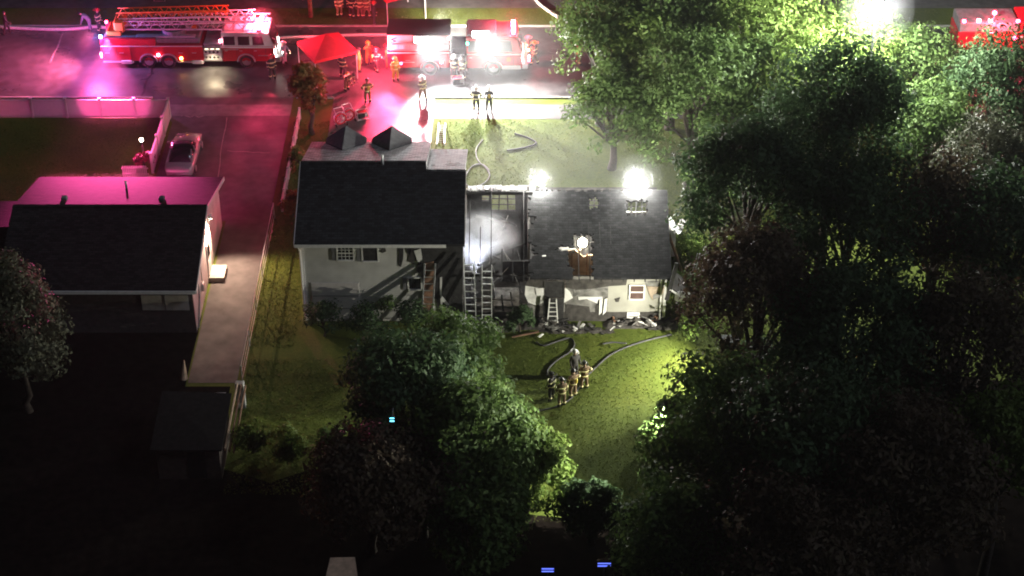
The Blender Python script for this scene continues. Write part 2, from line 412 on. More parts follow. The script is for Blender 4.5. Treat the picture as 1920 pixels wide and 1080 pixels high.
T = [ # u, v, z centre, rx, rz, leaves, mat, label
 (1130, 80, 6.0, 3.7, 4.4, 14000, L_green, 'leafy green tree beside the road just right of the parked pumper engine'),
 (1265, 60, 7.0, 4.2, 5.2, 17000, L_green, 'wide green tree at the top edge with a dark trunk showing, across from the pumper'),
 (1425, 75, 7.0, 4.4, 5.4, 18000, L_yel, 'bright yellow green tree left of the mast light at the top'),
 (1150, 215, 3.9, 3.2, 3.4, 12000, L_green, 'lower greyish green tree on the front lawn beyond the two firefighters by the sidewalk'),
 (1300, 190, 6.0, 4.1, 5.0, 18000, L_green, 'broad green tree over the front lawn behind the burned wing'),
 (1590, 125, 6.0, 4.4, 4.4, 17000, L_yel, 'pale brightly lit tree directly below the mast light'),
 (1712, 150, 5.0, 3.7, 4.0, 12000, L_green, 'green tree between the mast light and the far red engine'),
 (1870, 185, 6.2, 4.0, 4.8, 14000, L_dark, 'thin dark green tree at the edge below the far red engine'),
 (1740, 255, 5.0, 3.1, 3.6, 9000, L_green, 'green tree in front of the small red roofed porch'),
 (1215, 140, 5.2, 3.2, 4.4, 12000, L_yel, 'yellow green tree between the road edge and the front lawn'),
 (1390, 185, 5.5, 3.4, 4.6, 12000, L_green, 'mid green tree at the far corner of the front lawn'),
 (1500, 190, 6.0, 3.4, 4.8, 12000, L_yel, 'light green tree close behind the domed dark tree'),
 (1850, 340, 6.0, 3.4, 4.6, 10000, L_con, 'dusty olive tree in front of the pale patio'),
 (1570, 235, 10.5, 4.4, 4.6, 17000, L_dark, 'big dark tree with a domed top standing before the brightly lit trees'),
 (1405, 370, 9.0, 3.9, 4.6, 15000, L_dark, 'dark tree nearest the charred end of the wing'),
 (1590, 440, 9.5, 4.4, 4.6, 16000, L_dark, 'dark tree directly in front of the domed dark tree'),
 (1760, 420, 8.5, 3.9, 4.2, 12000, L_red, 'reddish dark tree with bright gaps showing between its leaves'),
 (1890, 470, 9.0, 4.0, 4.6, 12000, L_dark, 'dark green tree filling the edge beyond the reddish tree'),
 (1420, 590, 8.5, 4.0, 4.6, 15000, L_red, 'brownish dark tree overhanging the side of the back lawn'),
 (1610, 660, 9.0, 4.3, 4.6, 15000, L_dark, 'near black tree in the middle of the wood'),
 (1800, 670, 9.0, 4.2, 4.6, 13000, L_red, 'dark bronze tree right of the near black tree'),
 (1350, 840, 5.2, 3.8, 5.0, 15000, L_green, 'green tree overhanging the near corner of the back lawn'),
 (1520, 850, 8.5, 4.0, 4.5, 14000, L_dark, 'dark tree behind the green tree at the lawn corner'),
 (1700, 920, 8.5, 4.2, 4.4, 12000, L_red, 'very dark red tinged tree near the bottom corner'),
 (1890, 830, 9.0, 2.8, 3.2, 6500, L_yel, 'light green large leaved tree at the edge low in the wood'),
 (1290, 1020, 4.5, 3.3, 4.3, 10000, L_green, 'dim green tree cut by the bottom edge beside the blue lamps'),
 (1480, 1050, 7.0, 3.8, 4.0, 11000, L_red, 'brownish tree cut by the bottom edge in the middle of the wood'),
 (1275, 790, 1.5, 1.4, 1.5, 4500, L_yel, 'small yellow green tree lit at the edge of the back lawn'),
 (1345, 330, 4.0, 2.0, 3.6, 8000, L_green, 'slender hazy green tree beside the broken gable of the wing'),
 (765, 770, 4.6, 3.5, 4.6, 17000, L_dark, 'dark tree in the near yard with the cyan lamps in it'),
 (850, 700, 3.9, 2.7, 3.9, 12000, L_green, 'green tree below the extension ladders at the rear of the house'),
 (890, 850, 4.2, 3.2, 4.4, 15000, L_green, 'grey green tree in the middle of the near clump'),
 (985, 885, 2.8, 2.5, 3.0, 10000, L_yel, 'bright yellow green tree at the lawn side of the near clump'),
 (690, 920, 3.8, 3.0, 3.8, 12000, L_red, 'dim rust coloured tree above the pale shed roof'),
 (900, 985, 2.6, 2.6, 3.0, 9000, L_green, 'grey green tree lowest in the near clump, right of the rust coloured one'),
 (790, 905, 3.4, 2.6, 3.6, 9000, L_red, 'dull bronze tree between the cyan lamps and the rust coloured tree'),
 (1110, 965, 1.8, 1.6, 2.0, 5000, L_dark, 'small dark tree between the clump and the wood near the bottom edge'),
 (25, 620, 5.2, 2.8, 5.4, 15000, L_con, 'tall grey green conifer at the left edge beside the neighbouring house'),
 (580, 175, 3.0, 1.5, 2.4, 4500, L_ora, 'small orange lit tree between the two driveways near the road'),
]
for i, (u, v, z, rx, rz, nl, mt, lab) in enumerate(T):
    p = at(u, v, z)
    nl = int(nl*(.7 if v < 232 else .95))
    tree('conifer_tree' if 'conifer' in lab else 'leafy_tree', lab, p, z, rx, rz, nl, mt, seed=100+i,
         size=.15 if mt is not L_con else .13, group='trees round the house', clr=.29, nclump=74 if rx > 2.5 else 40, trunk_r=.09+.045*rx)
SH = [(548, 385, .8, .75, 1.1, L_ora, 'orange lit shrub against the side wall of the white house'),
 (560, 300, .7, .7, .9, L_yel, 'olive shrub at the front corner of the white house'),
 (605, 600, 1.1, 1.3, 1.1, L_dark, 'dark shrub under the pale garage panel at the rear'),
 (690, 610, 1.1, 1.2, 1.2, L_dark, 'dark shrub right of the brown post at the rear wall'),
 (735, 562, 1.1, 1.0, 1.2, L_green, 'round topped shrub standing up against the white rear wall'),
 (775, 600, 1.2, 1.0, 1.2, L_dark, 'dark shrub under the lower rear window'),
 (975, 600, .8, .8, .8, L_dark, 'charred low shrub between the ladders and the stepladder'),
 (1290, 470, .9, 1.2, 1.3, L_yel, 'bright green shrub beside the end wall of the wing'),
 (1290, 545, .9, 1.1, 1.1, L_green, 'green shrub behind the fallen white beam'),
 (1310, 610, .9, 1.1, 1.0, L_yel, 'lit shrub at the end of the dark hose by the lawn edge'),
 (1325, 730, .8, .9, .9, L_yel, 'low bright shrub at the middle of the lawn edge'),
 (1415, 672, 1.3, 1.0, 1.5, L_dark, 'dark shrub hiding the floodlight stand under the brownish tree'),
 (475, 825, .8, 1.0, .9, L_yel, 'olive shrub at the end of the yard beside the leaning gate boards'),
 (545, 832, .8, 1.1, .9, L_yel, 'olive shrub in the middle of the yard end row'),
 (615, 838, .8, 1.1, .9, L_green, 'olive shrub at the tree end of the yard end row'),
 (270, 300, .5, .7, .5, M('dummy', (.1,.02,.03)), 'dark red shrub beside the lit garden lamp')]
L_dred = leaf_mat('leaves_dark_red', [(.10,.02,.03),(.15,.03,.04),(.2,.05,.05)], .2)
for i, (u, v, z, rx, rz, mt, lab) in enumerate(SH):
    if 'dark red' in lab: mt = L_dred
    p = at(u, v, z); tree('shrub', lab, p, z, rx, rz, 1900, mt, size=.1, seed=300+i, cat='shrub', group='shrubs round the houses', nclump=18, trunk_r=.05, clr=.45)

# ------------------------------------------------------------------ burned house
HX0, HXR, HX1 = -11.4, -2.7, 8.45          # left wall, junction, right wall
YR, YF = 82.5, 92.3                         # rear and front wall planes
H = thing('burned_house', 'white split level house with dark shingled roof and a gutted burned wing', 'house', (-1.5, 87.4, 0))
def hb(mb, name, mat, label=None, parent=None, smooth=False):
    o = mb.build(name, mat, parent or H, smooth, world=True)
    if label: o['label'] = label
    return o
def zroof(Y, ye, ze, yr, zr): return ze + (Y-ye)*(zr-ze)/(yr-ye)
ridge = (87.3, 7.25)
# walls of the two-storey part
hb(MB().box((HX0, YR, 0), (HXR, YR+.16, 5.3)), 'rear_wall', m_siding)
hb(MB().box((HX0, YF-.16, 0), (HXR, YF, 5.2)), 'front_wall', m_siding)
def gable(x0, x1, yr0, yf0, z0, zeave, yr, zr):
    return MB().prism([(x0, yr0, z0), (x0, yf0, z0), (x0, yf0, zeave), (x0, yr, zr), (x0, yr0, zeave)], (x1-x0, 0, 0))
hb(gable(HX0, HX0+.16, YR+.163, YF-.163, 0, 5.22, ridge[0], 7.1), 'side_wall', m_siding)
hb(gable(HXR-.16, HXR, YR+.163, YF-.163, 0, 5.1, ridge[0], 6.7), 'side_wall', m_char2, 'scorched inner side wall facing the burned wing')
def slab(x0, x1, ya, za, yb, zb, th=.14):
    return MB().prism([(x0, ya, za), (x1, ya, za), (x1, yb, zb), (x0, yb, zb)], (0, 0, th))
XJ = -4.75
def zrear(y): return 5.2+(y-YR+.35)*(ridge[1]-5.2)/(ridge[0]-YR+.35)
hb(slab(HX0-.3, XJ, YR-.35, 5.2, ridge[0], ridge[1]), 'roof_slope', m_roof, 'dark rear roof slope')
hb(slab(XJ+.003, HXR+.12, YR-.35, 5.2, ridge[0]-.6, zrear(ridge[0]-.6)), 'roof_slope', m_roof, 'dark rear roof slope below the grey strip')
fr = hb(slab(HX0-.3, XJ, ridge[0]+.003, ridge[1], YF+.55, 5.28), 'roof_slope', m_roofg, 'front roof slope coloured grey as if lit')
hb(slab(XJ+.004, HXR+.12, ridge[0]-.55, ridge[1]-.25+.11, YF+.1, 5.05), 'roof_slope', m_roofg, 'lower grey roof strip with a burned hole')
hb(MB().prism([(XJ-.003, ridge[0]-.5, 6.9), (XJ-.003, YF+.5, 5.0), (XJ-.003, YF+.5, 5.28), (XJ-.003, ridge[0]+.2, 7.2)], (-.05, 0, 0)), 'roof_cheek', m_trim)
# burned holes on the strip
for (u, v, du, dv) in ((842, 306, 5, 6), (812, 322, 6, 4), (846, 319, 14, 7), (858, 314, 6, 5)):
    pts = []
    for k in range(8):
        a = 2*pi*k/8; r = random.uniform(.6, 1.1)
        q = at(u+du*r*cos(a), v+dv*r*sin(a), 6.4)
        y = min(max(q.y, ridge[0]-.52), YF); q.z = ridge[1]-.25+.11+.14 + (y-(ridge[0]-.55))*(5.05-(ridge[1]-.14))/(YF+.1-ridge[0]+.55); q.y = y
        pts.append(q)
    hb(MB().prism(pts, (0,0,.012)), 'scorch_patch', m_char)
# ridge cap, fascia, rake
hb(MB().bar((HX0-.3, ridge[0], ridge[1]+.15), (XJ, ridge[0], ridge[1]+.15), .22, .03), 'ridge_cap', m_roof)
hb(MB().box((HX0-.3, YR-.37, 5.12), (XJ+1.2, YR-.353, 5.32)), 'fascia', m_trim)
hb(MB().prism([(HXR+.123, YR-.35, 5.15), (HXR+.123, ridge[0]-.6, 7.0), (HXR+.123, ridge[0]-.6, 7.2), (HXR+.123, YR-.35, 5.36)], (.05, 0, 0)), 'rake_board', m_sheath)
hb(MB().prism([(HX0-.303, YR-.35, 5.15), (HX0-.303, ridge[0], 7.2), (HX0-.303, ridge[0], 7.42), (HX0-.303, YR-.35, 5.36)], (-.04, 0, 0)), 'rake_board', m_trim)
hb(MB().box((HX0-.03, YR-.03, 0), (HX0+.12, YR-.003, 5.1)), 'corner_board', m_white)
hb(MB().tube([(HX0-.14, YR-.2, 5.1), (HX0-.06, YR-.08, 4.7), (HX0-.06, YR-.08, 0.1)], .05, 8), 'downspout', m_white)
vp = at(717, 314, 7.3); hb(MB().cyl((vp.x, ridge[0]-.15, 7.1), (vp.x, ridge[0]-.15, 7.95), .07, 8), 'vent_pipe', m_alu)
# gable dormers on the front slope
def dormer(u):
    xc = at(u, 248, 6.).x; w = 1.05; ze = 5.55; zp = 6.3; yf = YF+.75; yb0 = ridge[0] + (ridge[1]+.14-zp)/(ridge[1]-5.28)*(YF+.55-ridge[0])
    yb1 = ridge[0] + (ridge[1]+.14-ze)/(ridge[1]-5.28)*(YF+.55-ridge[0])
    d = hb(MB().prism([(xc-w, yf-.12, 4.6), (xc+w, yf-.12, 4.6), (xc+w-.05, yf-.12, ze-.06), (xc, yf-.12, zp-.08), (xc-w+.05, yf-.12, ze-.06)], (0, -.15, 0)), 'dormer', m_siding)
    for sg in (-1, 1):
        hb(MB().prism([(xc, yf, zp), (xc+sg*(w+.12), yf, ze-.06), (xc+sg*(w+.12), yb1, ze-.06), (xc, yb0, zp)], (0, 0, .09)), 'dormer_roof', M('mid_shingles', (.12,.12,.125), .9, var=.2, scale=3, bump=.2), parent=d)
dormer(649); dormer(735)
# windows
def window(x0, x1, z0, z1, Y, panes=(1, 2), shutter=False, glass=m_glass, frame=m_white, dirn=-1, parent=None):
    """frame proud of the wall, recessed pane, muntin bars"""
    t = .07; f = MB(); y0, y1 = (Y-.07, Y-.003) if dirn < 0 else (Y+.003, Y+.07)
    f.box((x0-t, y0, z0-t), (x0, y1, z1+t)).box((x1, y0, z0-t), (x1+t, y1, z1+t)).box((x0, y0, z1), (x1, y1, z1+t)).box((x0, y0-.03, z0-t), (x1, y1, z0))
    w = hb(f, 'window', frame)
    p = MB().box((x0+.001, (y0+y1)/2, z0+.001), (x1-.001, y1-.004, z1-.001)); hb(p, 'pane', glass, parent=w)
    nx_, nz_ = panes; b = MB()
    for i in range(1, nx_): xx = x0+(x1-x0)*i/nx_; b.box((xx-.014, y0+.015, z0), (xx+.014, y1-.02, z1))
    for i in range(1, nz_):
        zz = z0+(z1-z0)*i/nz_; hh = .035 if (i*2 == nz_) else .014
        b.box((x0, y0+.012, zz-hh), (x1, y1-.021, zz+hh))
    if b.v: hb(b, 'sash', frame, parent=w)
    if shutter:
        for xs in (x0-.32, ): hb(MB().box((xs, Y-.05, z0-.05), (xs+.2, Y-.004, z1+.05)), 'shutter', M('grey_shutter', (.16,.16,.17), .6), parent=w)
    return w
def px(u0, v0, u1, v1, Y):
    a = onY(u0, v1, Y); b = onY(u1, v0, Y); return a.x, b.x, a.z, b.z
x0, x1, z0, z1 = px(634, 462, 661, 486, YR); window(x0, x1, z0, z1, YR, (4, 4), True)
x0, x1, z0, z1 = px(681, 463, 707, 488, YR); w = window(x0, x1, z0, z1, YR, (1, 1), True, m_char); w['label'] = 'blackened open rear window'
x0, x1, z0, z1 = px(767, 521, 789, 541, YR); window(x0, x1, z0, z1, YR, (1, 1), True)
def patch(name, uv, mat, Y=YR, th=.03, label=None, lift=.004):
    pts = [onY(u, v, Y-lift) for u, v in uv]
    return hb(MB().prism(pts, (0, -th, 0)), name, mat, label)
x0, x1, z0, z1 = px(586, 530, 672, 562, YR)
gd = hb(MB().box((x0, YR-.05, .05), (x1, YR-.004, z1)), 'garage_door', M('garage_panel', (.60,.56,.54), .6, var=.05))
for k in range(1, 3): hb(MB().box((x0+.05, YR-.062, .05+(z1-.05)*k/3-.02), (x1-.05, YR-.051, .05+(z1-.05)*k/3+.02)), 'panel_joint', m_sheath, parent=gd)
# scorch and peeled siding at the burned end
patch('scorch_patch', [(748,462),(757,462),(756,485),(752,500),(748,498)], m_char)
patch('scorch_patch', [(760,462),(772,462),(770,478),(764,474)], m_char)
patch('scorch_patch', [(767,462),(788,462),(784,480),(776,494),(766,490)], m_char2)
patch('scorch_patch', [(716,464),(722,463),(724,471),(717,474),(713,472)], m_char2)
patch('scorch_patch', [(783,490),(790,486),(794,510),(788,514),(781,508)], m_char)
patch('burned_sheathing', [(788,462),(868,462),(868,600),(826,600),(818,560),(800,556),(790,520),(792,488)], m_char, th=.04)
patch('plywood_sheet', [(795,494),(813,490),(816,500),(812,560),(806,600),(792,600),(790,570),(794,530)], m_ply, th=.03, lift=.05)
patch('hanging_siding', [(776,470),(789,466),(792,486),(784,492)], m_trim, th=.03, lift=.04)
patch('hanging_siding', [(825,520),(829,519),(828,552),(825,553)], m_trim, th=.03, lift=.05)
patch('hanging_siding', [(826,552),(830,556),(842,571),(838,572),(830,565),(829,572),(826,570)], m_trim, th=.03, lift=.05)
hb(MB().bar(at(595, 600, 0)+Vector((0,0,0)), at(595,600,0)+Vector((0,0,.02)), .02), 'threshold', m_concrete)
# gutted wing ------------------------------------------------
WE, WR, WF = (YR-.45, 3.2), (87.5, 5.45), (93.0, 3.3)
FL = .55
hb(MB().box((HXR+.02, YR+.2, 0), (HX1-.02, YF-.2, FL)), 'floor', m_char)
hb(MB().box((HXR+.01, YR-.02, 0), (HX1+.02, YR+.16, .62)), 'foundation', m_char2)
# rear wall: charred studs and sheathing at left, grey then cream siding to the right
def X(u, v=560): return onY(u, v, YR).x
hb(MB().box((X(992), YR, .62), (X(1020), YR+.14, 3.0)), 'rear_wall', m_sheath, 'smoke greyed rear wall of the wing')
hb(MB().box((X(1020)+.002, YR, .62), (X(1060), YR+.14, 1.45)), 'rear_wall', m_sheath)
hb(MB().box((X(1060)+.002, YR, .62), (X(1140), YR+.14, 3.0)), 'rear_wall', m_sheath)
hb(MB().box((X(1140)+.002, YR, .62), (HX1, YR+.14, 3.05)), 'rear_wall', m_siding2, 'cream clapboard rear wall at the surviving end')
for u in (872, 890, 925, 944, 962, 980):
    zt = random.uniform(1.4, 2.9); hb(MB().bar((X(u), YR+.07, .6), (X(u)+random.uniform(-.15,.15), YR+.07, zt), .09, .05), 'stud', m_char)
hb(MB().bar((X(900), YR+.07, 1.5), (X(965), YR+.07, 1.35), .1, .05), 'burned_sill', m_char2)
patch('siding_piece', [(985,536),(1008,538),(1022,546),(1020,566),(1004,572),(990,566),(984,552)], M('peeled_white_siding', (.62,.61,.6), .6, var=.35, scale=2), th=.03)
patch('siding_piece', [(1004,540),(1022,539),(1022,553),(1006,552)], m_trim, th=.05, lift=.02)
patch('siding_piece', [(1060,540),(1068,546),(1074,558),(1060,566),(1044,574),(1030,566),(1048,560)], m_white, th=.03)
patch('siding_piece', [(1084,556),(1130,556),(1128,572),(1100,560),(1085,562)], m_trim, th=.03)
patch('scorch_patch', [(1075,540),(1140,541),(1138,548),(1110,543),(1076,556)], m_ash, th=.02)
patch('scorch_patch', [(1062,570),(1105,575),(1108,592),(1060,592)], m_char2, th=.03)
patch('scorch_patch', [(1122,560),(1128,570),(1124,592),(1116,592),(1118,575)], m_char2, th=.03)
patch('siding_piece', [(1124,562),(1130,560),(1128,585),(1123,590)], m_white, th=.05, lift=.03)
patch('siding_piece', [(1134,560),(1139,558),(1136,584),(1130,590)], m_white, th=.05, lift=.03)
patch('scorch_patch', [(990,524),(1024,524),(1021,541),(1004,538),(985,535)], m_char2, th=.035)
patch('scorch_patch', [(1060,524),(1176,524),(1174,534),(1142,536),(1110,541),(1080,543),(1060,538)], m_char2, th=.035)
patch('scorch_patch', [(1020,557),(1058,558),(1056,598),(1018,600)], m_char, th=.035, lift=.01)
patch('scorch_patch', [(1208,526),(1250,526),(1248,540),(1230,536),(1212,538)], m_ash, th=.012, lift=.002)
patch('scorch_patch', [(985,568),(1018,574),(1018,602),(980,604)], m_char2, th=.035, lift=.01)
patch('scorch_patch', [(1152,560),(1163,557),(1160,566),(1154,566)], m_char2, th=.012)
patch('hanging_membrane', [(1212,536),(1246,538),(1244,548),(1236,556),(1224,562),(1218,552)], m_beige, th=.05)
patch('scorch_patch', [(1225,552),(1240,548),(1236,557),(1224,562)], m_sheath, th=.015, lift=.056)
x0, x1, z0, z1 = px(1022, 527, 1057, 556, YR)
bw = window(x0, x1, z0, z1, YR, (1, 1), False, m_char, m_char2); bw['label'] = 'burned out window opening above the stepladder'
x0, x1, z0, z1 = px(1181, 535, 1207, 559, YR)
cw = window(x0, x1, z0, z1, YR, (1, 2), False, M('brown_blind', (.10,.06,.055), .5)); cw['label'] = 'intact double hung rear window in cream siding'
x0, x1, z0, z1 = px(1178, 587, 1197, 593, YR-.02); window(x0, x1, max(z0,.2), z1, YR-.02, (1, 2), False, M('vent_grey', (.2,.19,.18), .6))
hb(MB().box((HX1-.12, YR-.03, .3), (HX1+.03, YR-.003, 3.0)), 'corner_board', m_white)
hb(MB().tube([(HX1-.28, YR-.09, 2.9), (HX1-.28, YR-.09, .2)], .05, 8), 'downspout', m_white)
# end gable of wing, broken
hb(MB().prism([(HX1-.16, YR+.15, .0), (HX1-.16, YF-.17, 0), (HX1-.16, YF-.17, 2.45), (HX1-.16, 89.2, 3.3), (HX1-.16, 88.6, 2.9), (HX1-.16, 87.2, 4.6), (HX1-.16, 85.5, 4.1), (HX1-.16, YR+.15, 2.95)], (.15,0,0)), 'side_wall', m_char2, 'charred broken gable wall')
# front wall with openings: piers, sills, headers
def onX(u, v=378): return onY(u, v, YF-.2).x
ops = [(onX(904), onX(917), 1.75, 2.35), (onX(922), onX(966), 1.05, 2.35), (onX(1105), onX(1124), 1.1, 2.1), (onX(1178), onX(1212), .95, 2.05)]
xs = HXR+.02
for i, (a, b, z0, z1) in enumerate(ops):
    hb(MB().box((xs, YF-.16, 0), (a, YF, 2.5)), 'front_wall', m_char if i < 3 else m_char2)
    hb(MB().box((a+.002, YF-.16, 0), (b-.002, YF, z0)), 'front_wall', m_char)
    hb(MB().box((a+.002, YF-.16, z1), (b-.002, YF, 2.5)), 'front_wall', m_char)
    fr_ = MB(); fr_.bar((a, YF-.08, z0+.03), (b, YF-.08, z0+.03), .06, .06)
    n_ = 1 if b-a < .5 else (3 if b-a > 1.2 else 2)
    for k in range(1, n_): fr_.bar((a+(b-a)*k/n_+random.uniform(-.05,.05), YF-.08, z0), (a+(b-a)*k/n_, YF-.08, z1), .07, .05)
    for k in range(1, 3): fr_.bar((a, YF-.08, z0+(z1-z0)*k/3), (b, YF-.08, z0+(z1-z0)*k/3+random.uniform(-.05,.05)), .05, .05)
    hb(fr_, 'window', m_char2, 'burned out window bars in the front wall')
    xs = b
hb(MB().box((xs, YF-.16, 0), (HX1, YF, 2.5)), 'front_wall', m_char2)
tp = MB()
for i in range(16):
    xa = HXR+.1 + (onX(1000)-HXR)*i/16; xb = HXR+.1 + (onX(1000)-HXR)*(i+1)/16
    tp.prism([(xa, YF-.25, 2.51+random.uniform(0,.1)), (xb, YF-.25, 2.51+random.uniform(0,.12)), (xb, YF+.2+random.uniform(0,.15), 2.54), (xa, YF+.2+random.uniform(0,.15), 2.54)], (0,0,.05))
hb(tp, 'torn_eave', m_trim, 'torn white eave strip above the picture window')
hb(MB().box((onX(1000), YF-.2, 2.503), (HX1+.1, YF+.05, 2.6)), 'front_eave', m_char2)
# roof of the wing: surviving deck with burned holes, open rafters to the left
def deck_pt(x, s): # s 0..1 eave to ridge
    return Vector((x, WE[0]+(WR[0]-WE[0])*s, WE[1]+(WR[1]-WE[1])*s))
def proj(p):
    d = p.y*cos(PITCH) - (p.z-CAM_H)*sin(PITCH); up = p.y*sin(PITCH) + (p.z-CAM_H)*cos(PITCH)
    return 960+FPX*p.x/d, 540-FPX*up/d
holes = [(1104,371,1123,389), (1177,377,1213,402), (1076,440,1110,523), (1044,462,1078,470), (1066,472,1078,500)]
xa0 = onY(990, 440, 85).x
deck = MB(); nxd, nsd = 84, 60
grid = {}
for i in range(nxd+1):
    for j in range(nsd+1):
        p = deck_pt(xa0 + (HX1+.25-xa0)*i/nxd, j/nsd)
        js = random.uniform(-.3,.3)/nsd if 0 < j else 0
        p += Vector((random.uniform(-.03,.03) if 0 < i < nxd else 0, (WR[0]-WE[0])*js, (WR[1]-WE[1])*js - .12*sin(pi*i/nxd)*sin(pi*j/nsd)))
        grid[i, j] = p
keep = set()
for i in range(nxd):
    for j in range(nsd):
        u, v = proj((grid[i, j]+grid[i+1, j+1])/2)
        jag = 9*sin(v*.11)+5*sin(v*.37+1)+3*sin(v*.9)
        hole = any(a-random.uniform(0,2)+2*sin(v*.6) < u < c+random.uniform(0,2)+2*sin(v*.45) and b-random.uniform(0,2)+2*sin(u*.5) < v < d+random.uniform(0,2)+2.5*sin(u*.4+a) for a, b, c, d in holes)
        if hole or u < 994+jag or v < 352+3*sin(u*.06)+3*sin(u*.17): continue
        if j == nsd-1 and random.random() < .3: continue
        keep.add((i, j))
for (i, j) in keep:
    q = [grid[i,j], grid[i+1,j], grid[i+1,j+1], grid[i,j+1]]; qs = [p-Vector((0,0,.09)) for p in q]
    fs = [(0,1,2,3),(7,6,5,4)]
    for (k, k2), nb in (((0,1),(i,j-1)),((1,2),(i+1,j)),((2,3),(i,j+1)),((3,0),(i-1,j))):
        if nb not in keep: fs.append((k, k+4, k2+4, k2))
    deck._add([tuple(p) for p in q+qs], fs)
hb(deck, 'roof_slope', shingle_mat('sooty_shingles', (.020,.020,.022), .5), 'sooty rear roof slope of the wing with burned holes')
rf = 0
for k in range(19):
    x = HXR+.35 + k*.6
    if x > HX1: break
    e0 = deck_pt(x, 0)+Vector((0,0,-.2)); e1 = deck_pt(x, 1 if x > xa0 else random.choice([.35, 1, .6, .9]))+Vector((0,0,-.2))
    hb(MB().bar(e0, e1, .05, .17), 'rafter', m_char)
    if x < 1.5 and random.random() < .5:
        hb(MB().bar((x, WR[0], WR[1]-.2), (x+random.uniform(-.1,.1), YF-.05, 2.6), .05, .15), 'rafter', m_char)
hb(MB().bar((HXR+.1, WR[0], WR[1]-.22), (HX1+.2, WR[0], WR[1]-.22), .06, .2), 'ridge_beam', m_char)
hb(MB().bar((HXR+.1, YR+.07, 3.05), (xa0+.3, YR+.07, 2.98), .14, .1), 'top_plate', m_char)
# inside: partitions, plaster rooms
hb(MB().box((0.9, 86.4, FL), (1.02, YF-.3, 2.9)), 'partition', m_char2)
hb(MB().box((-.6, 85.6, FL), (.9, 85.72, 1.9)), 'partition', m_char)
hb(MB().prism([(2.95, 85.6, FL), (4.75, 85.6, FL), (4.75, 85.6, 2.4), (4.0, 85.6, 2.2), (3.5, 85.6, 2.7), (2.95, 85.6, 2.5)], (0,.1,0)), 'partition', m_beige, 'scorched beige plaster partition')
hb(MB().box((4.752, 82.8, FL), (4.85, 85.58, 2.7)), 'partition', m_beige)
for k in range(5): hb(MB().bar((2.95+k*.42, 85.55, FL), (2.95+k*.42, 85.55, 2.6+random.uniform(-.4,.2)), .05, .09), 'stud', m_ply)
hb(MB().box((2.6, 83.2, FL+.003), (4.7, 85.4, FL+.05)), 'room_floor', M('littered_floor', (.34,.25,.18), .9, var=.6, scale=5, bump=.8))
hb(MB().box((-2.3, 83.0, FL+.003), (.4, 84.8, FL+.1)), 'collapsed_ceiling', m_ash)
hb(MB().prism([(-2.3,83.9,FL+.1),(-.9,83.7,FL+.1),(-1.1,83.9,2.0),(-2.2,84.0,2.2)], (0,.1,0)), 'plaster_slab', M('lilac_white_plaster', (.5,.49,.55), .8, var=.3))
for k in range(16):
    xa = random.uniform(HXR+.4, .6); ya = random.uniform(83.2, 90.5); za = random.uniform(.7, 2.4); an = random.uniform(-1.2, 1.2); L = random.uniform(1.0, 2.6)
    hb(MB().bar((xa, ya, za), (min(xa+L*sin(an), .8), ya+L*cos(an)*.8, max(.65, za-random.uniform(-.8,1.2))), .07, .16), 'fallen_beam', random.choice([m_char, m_char2, m_char]))
for k in range(9):
    hb(MB().bar((random.uniform(-2.4,.6), random.uniform(83.5,91), random.uniform(.9,1.6)), (random.uniform(-2.4,.6), random.uniform(83.5,91), random.uniform(.9,1.8)), .03, .05), 'wire_scrap', m_ash)
# white bits caught in the roof
for (u, v, w_) in ((1066, 468, .8), (1058, 466, .5), (1195, 398, 1.0), (1180, 398, .4), (1020, 480, .2)):
    p = at(u, v, 4.2); o = MB().bar((p.x-w_/2, p.y, p.z), (p.x+w_/2, p.y, p.z+random.uniform(-.05,.05)), .06, .06); hb(o, 'broken_batten', m_trim)

# debris: separate things lying round the wing
DB = random.Random(3)
def heap(label, u, v, rx, ry, h, mats, n, name='debris_heap'):
    p = at(u, v, 0); t = thing(name, label, 'debris', p, 0, 'debris along the rear wall')
    mb = MB(); nu, nv = 18, 8
    for j in range(nv):
        for i in range(nu):
            q = []
            for (a, b) in ((i,j),(i+1,j),(i+1,j+1),(i,j+1)):
                X_ = -rx+2*rx*a/nu; Y_ = -ry+2*ry*b/nv; e = max(0, 1-(X_/rx)**2)*max(0, 1-(Y_/ry)**2)
                q.append((X_, Y_, h*e*(.55+.45*sin(X_*5.3+Y_*4.1)*cos(X_*3.1-Y_*7))-.02))
            mb._add(q, [(0,1,2,3)])
    mb.build('rubble_mound', m_char2, t)
    for k in range(n):
        a = Vector((DB.uniform(-rx,rx)*.9, DB.uniform(-ry,ry)*.8, DB.uniform(.03, h*.9)))
        ang = DB.uniform(0, pi); L = DB.uniform(.2, .8); d = Vector((cos(ang)*L, sin(ang)*L*.7, DB.uniform(-.1,.15)))
        MB().bar(a, a+d, DB.uniform(.05,.22), DB.uniform(.02,.05)).build('board', DB.choice(mats), t)
    return t
heap('blackened rubble heap below the smoke stained wall with the burned window', 1010, 608, 1.6, .55, .5, [m_ash, m_char, m_char, m_char2], 26)
heap('grey and white rubble strip lying in front of the stepladder', 1085, 620, 2.4, .35, .16, [m_char, m_ash, m_trim, m_char2], 30)
heap('dark rubble heap under the cream siding', 1185, 607, 1.7, .5, .45, [m_ash, m_char, m_char2, m_wood], 26)
heap('thin scatter of boards at the end corner of the wing', 1250, 610, 1.2, .5, .2, [m_char, m_char2, m_trim], 12)
heap('charred rubble heap at the feet of the extension ladders', 935, 612, 1.5, .6, .5, [m_char, m_char2, m_ash, m_hosed], 22)
def plain(name, label, cat, mb, mat, group=None, smooth=False):
    return tag(mb.build(name, mat, None, smooth), label, cat, group)
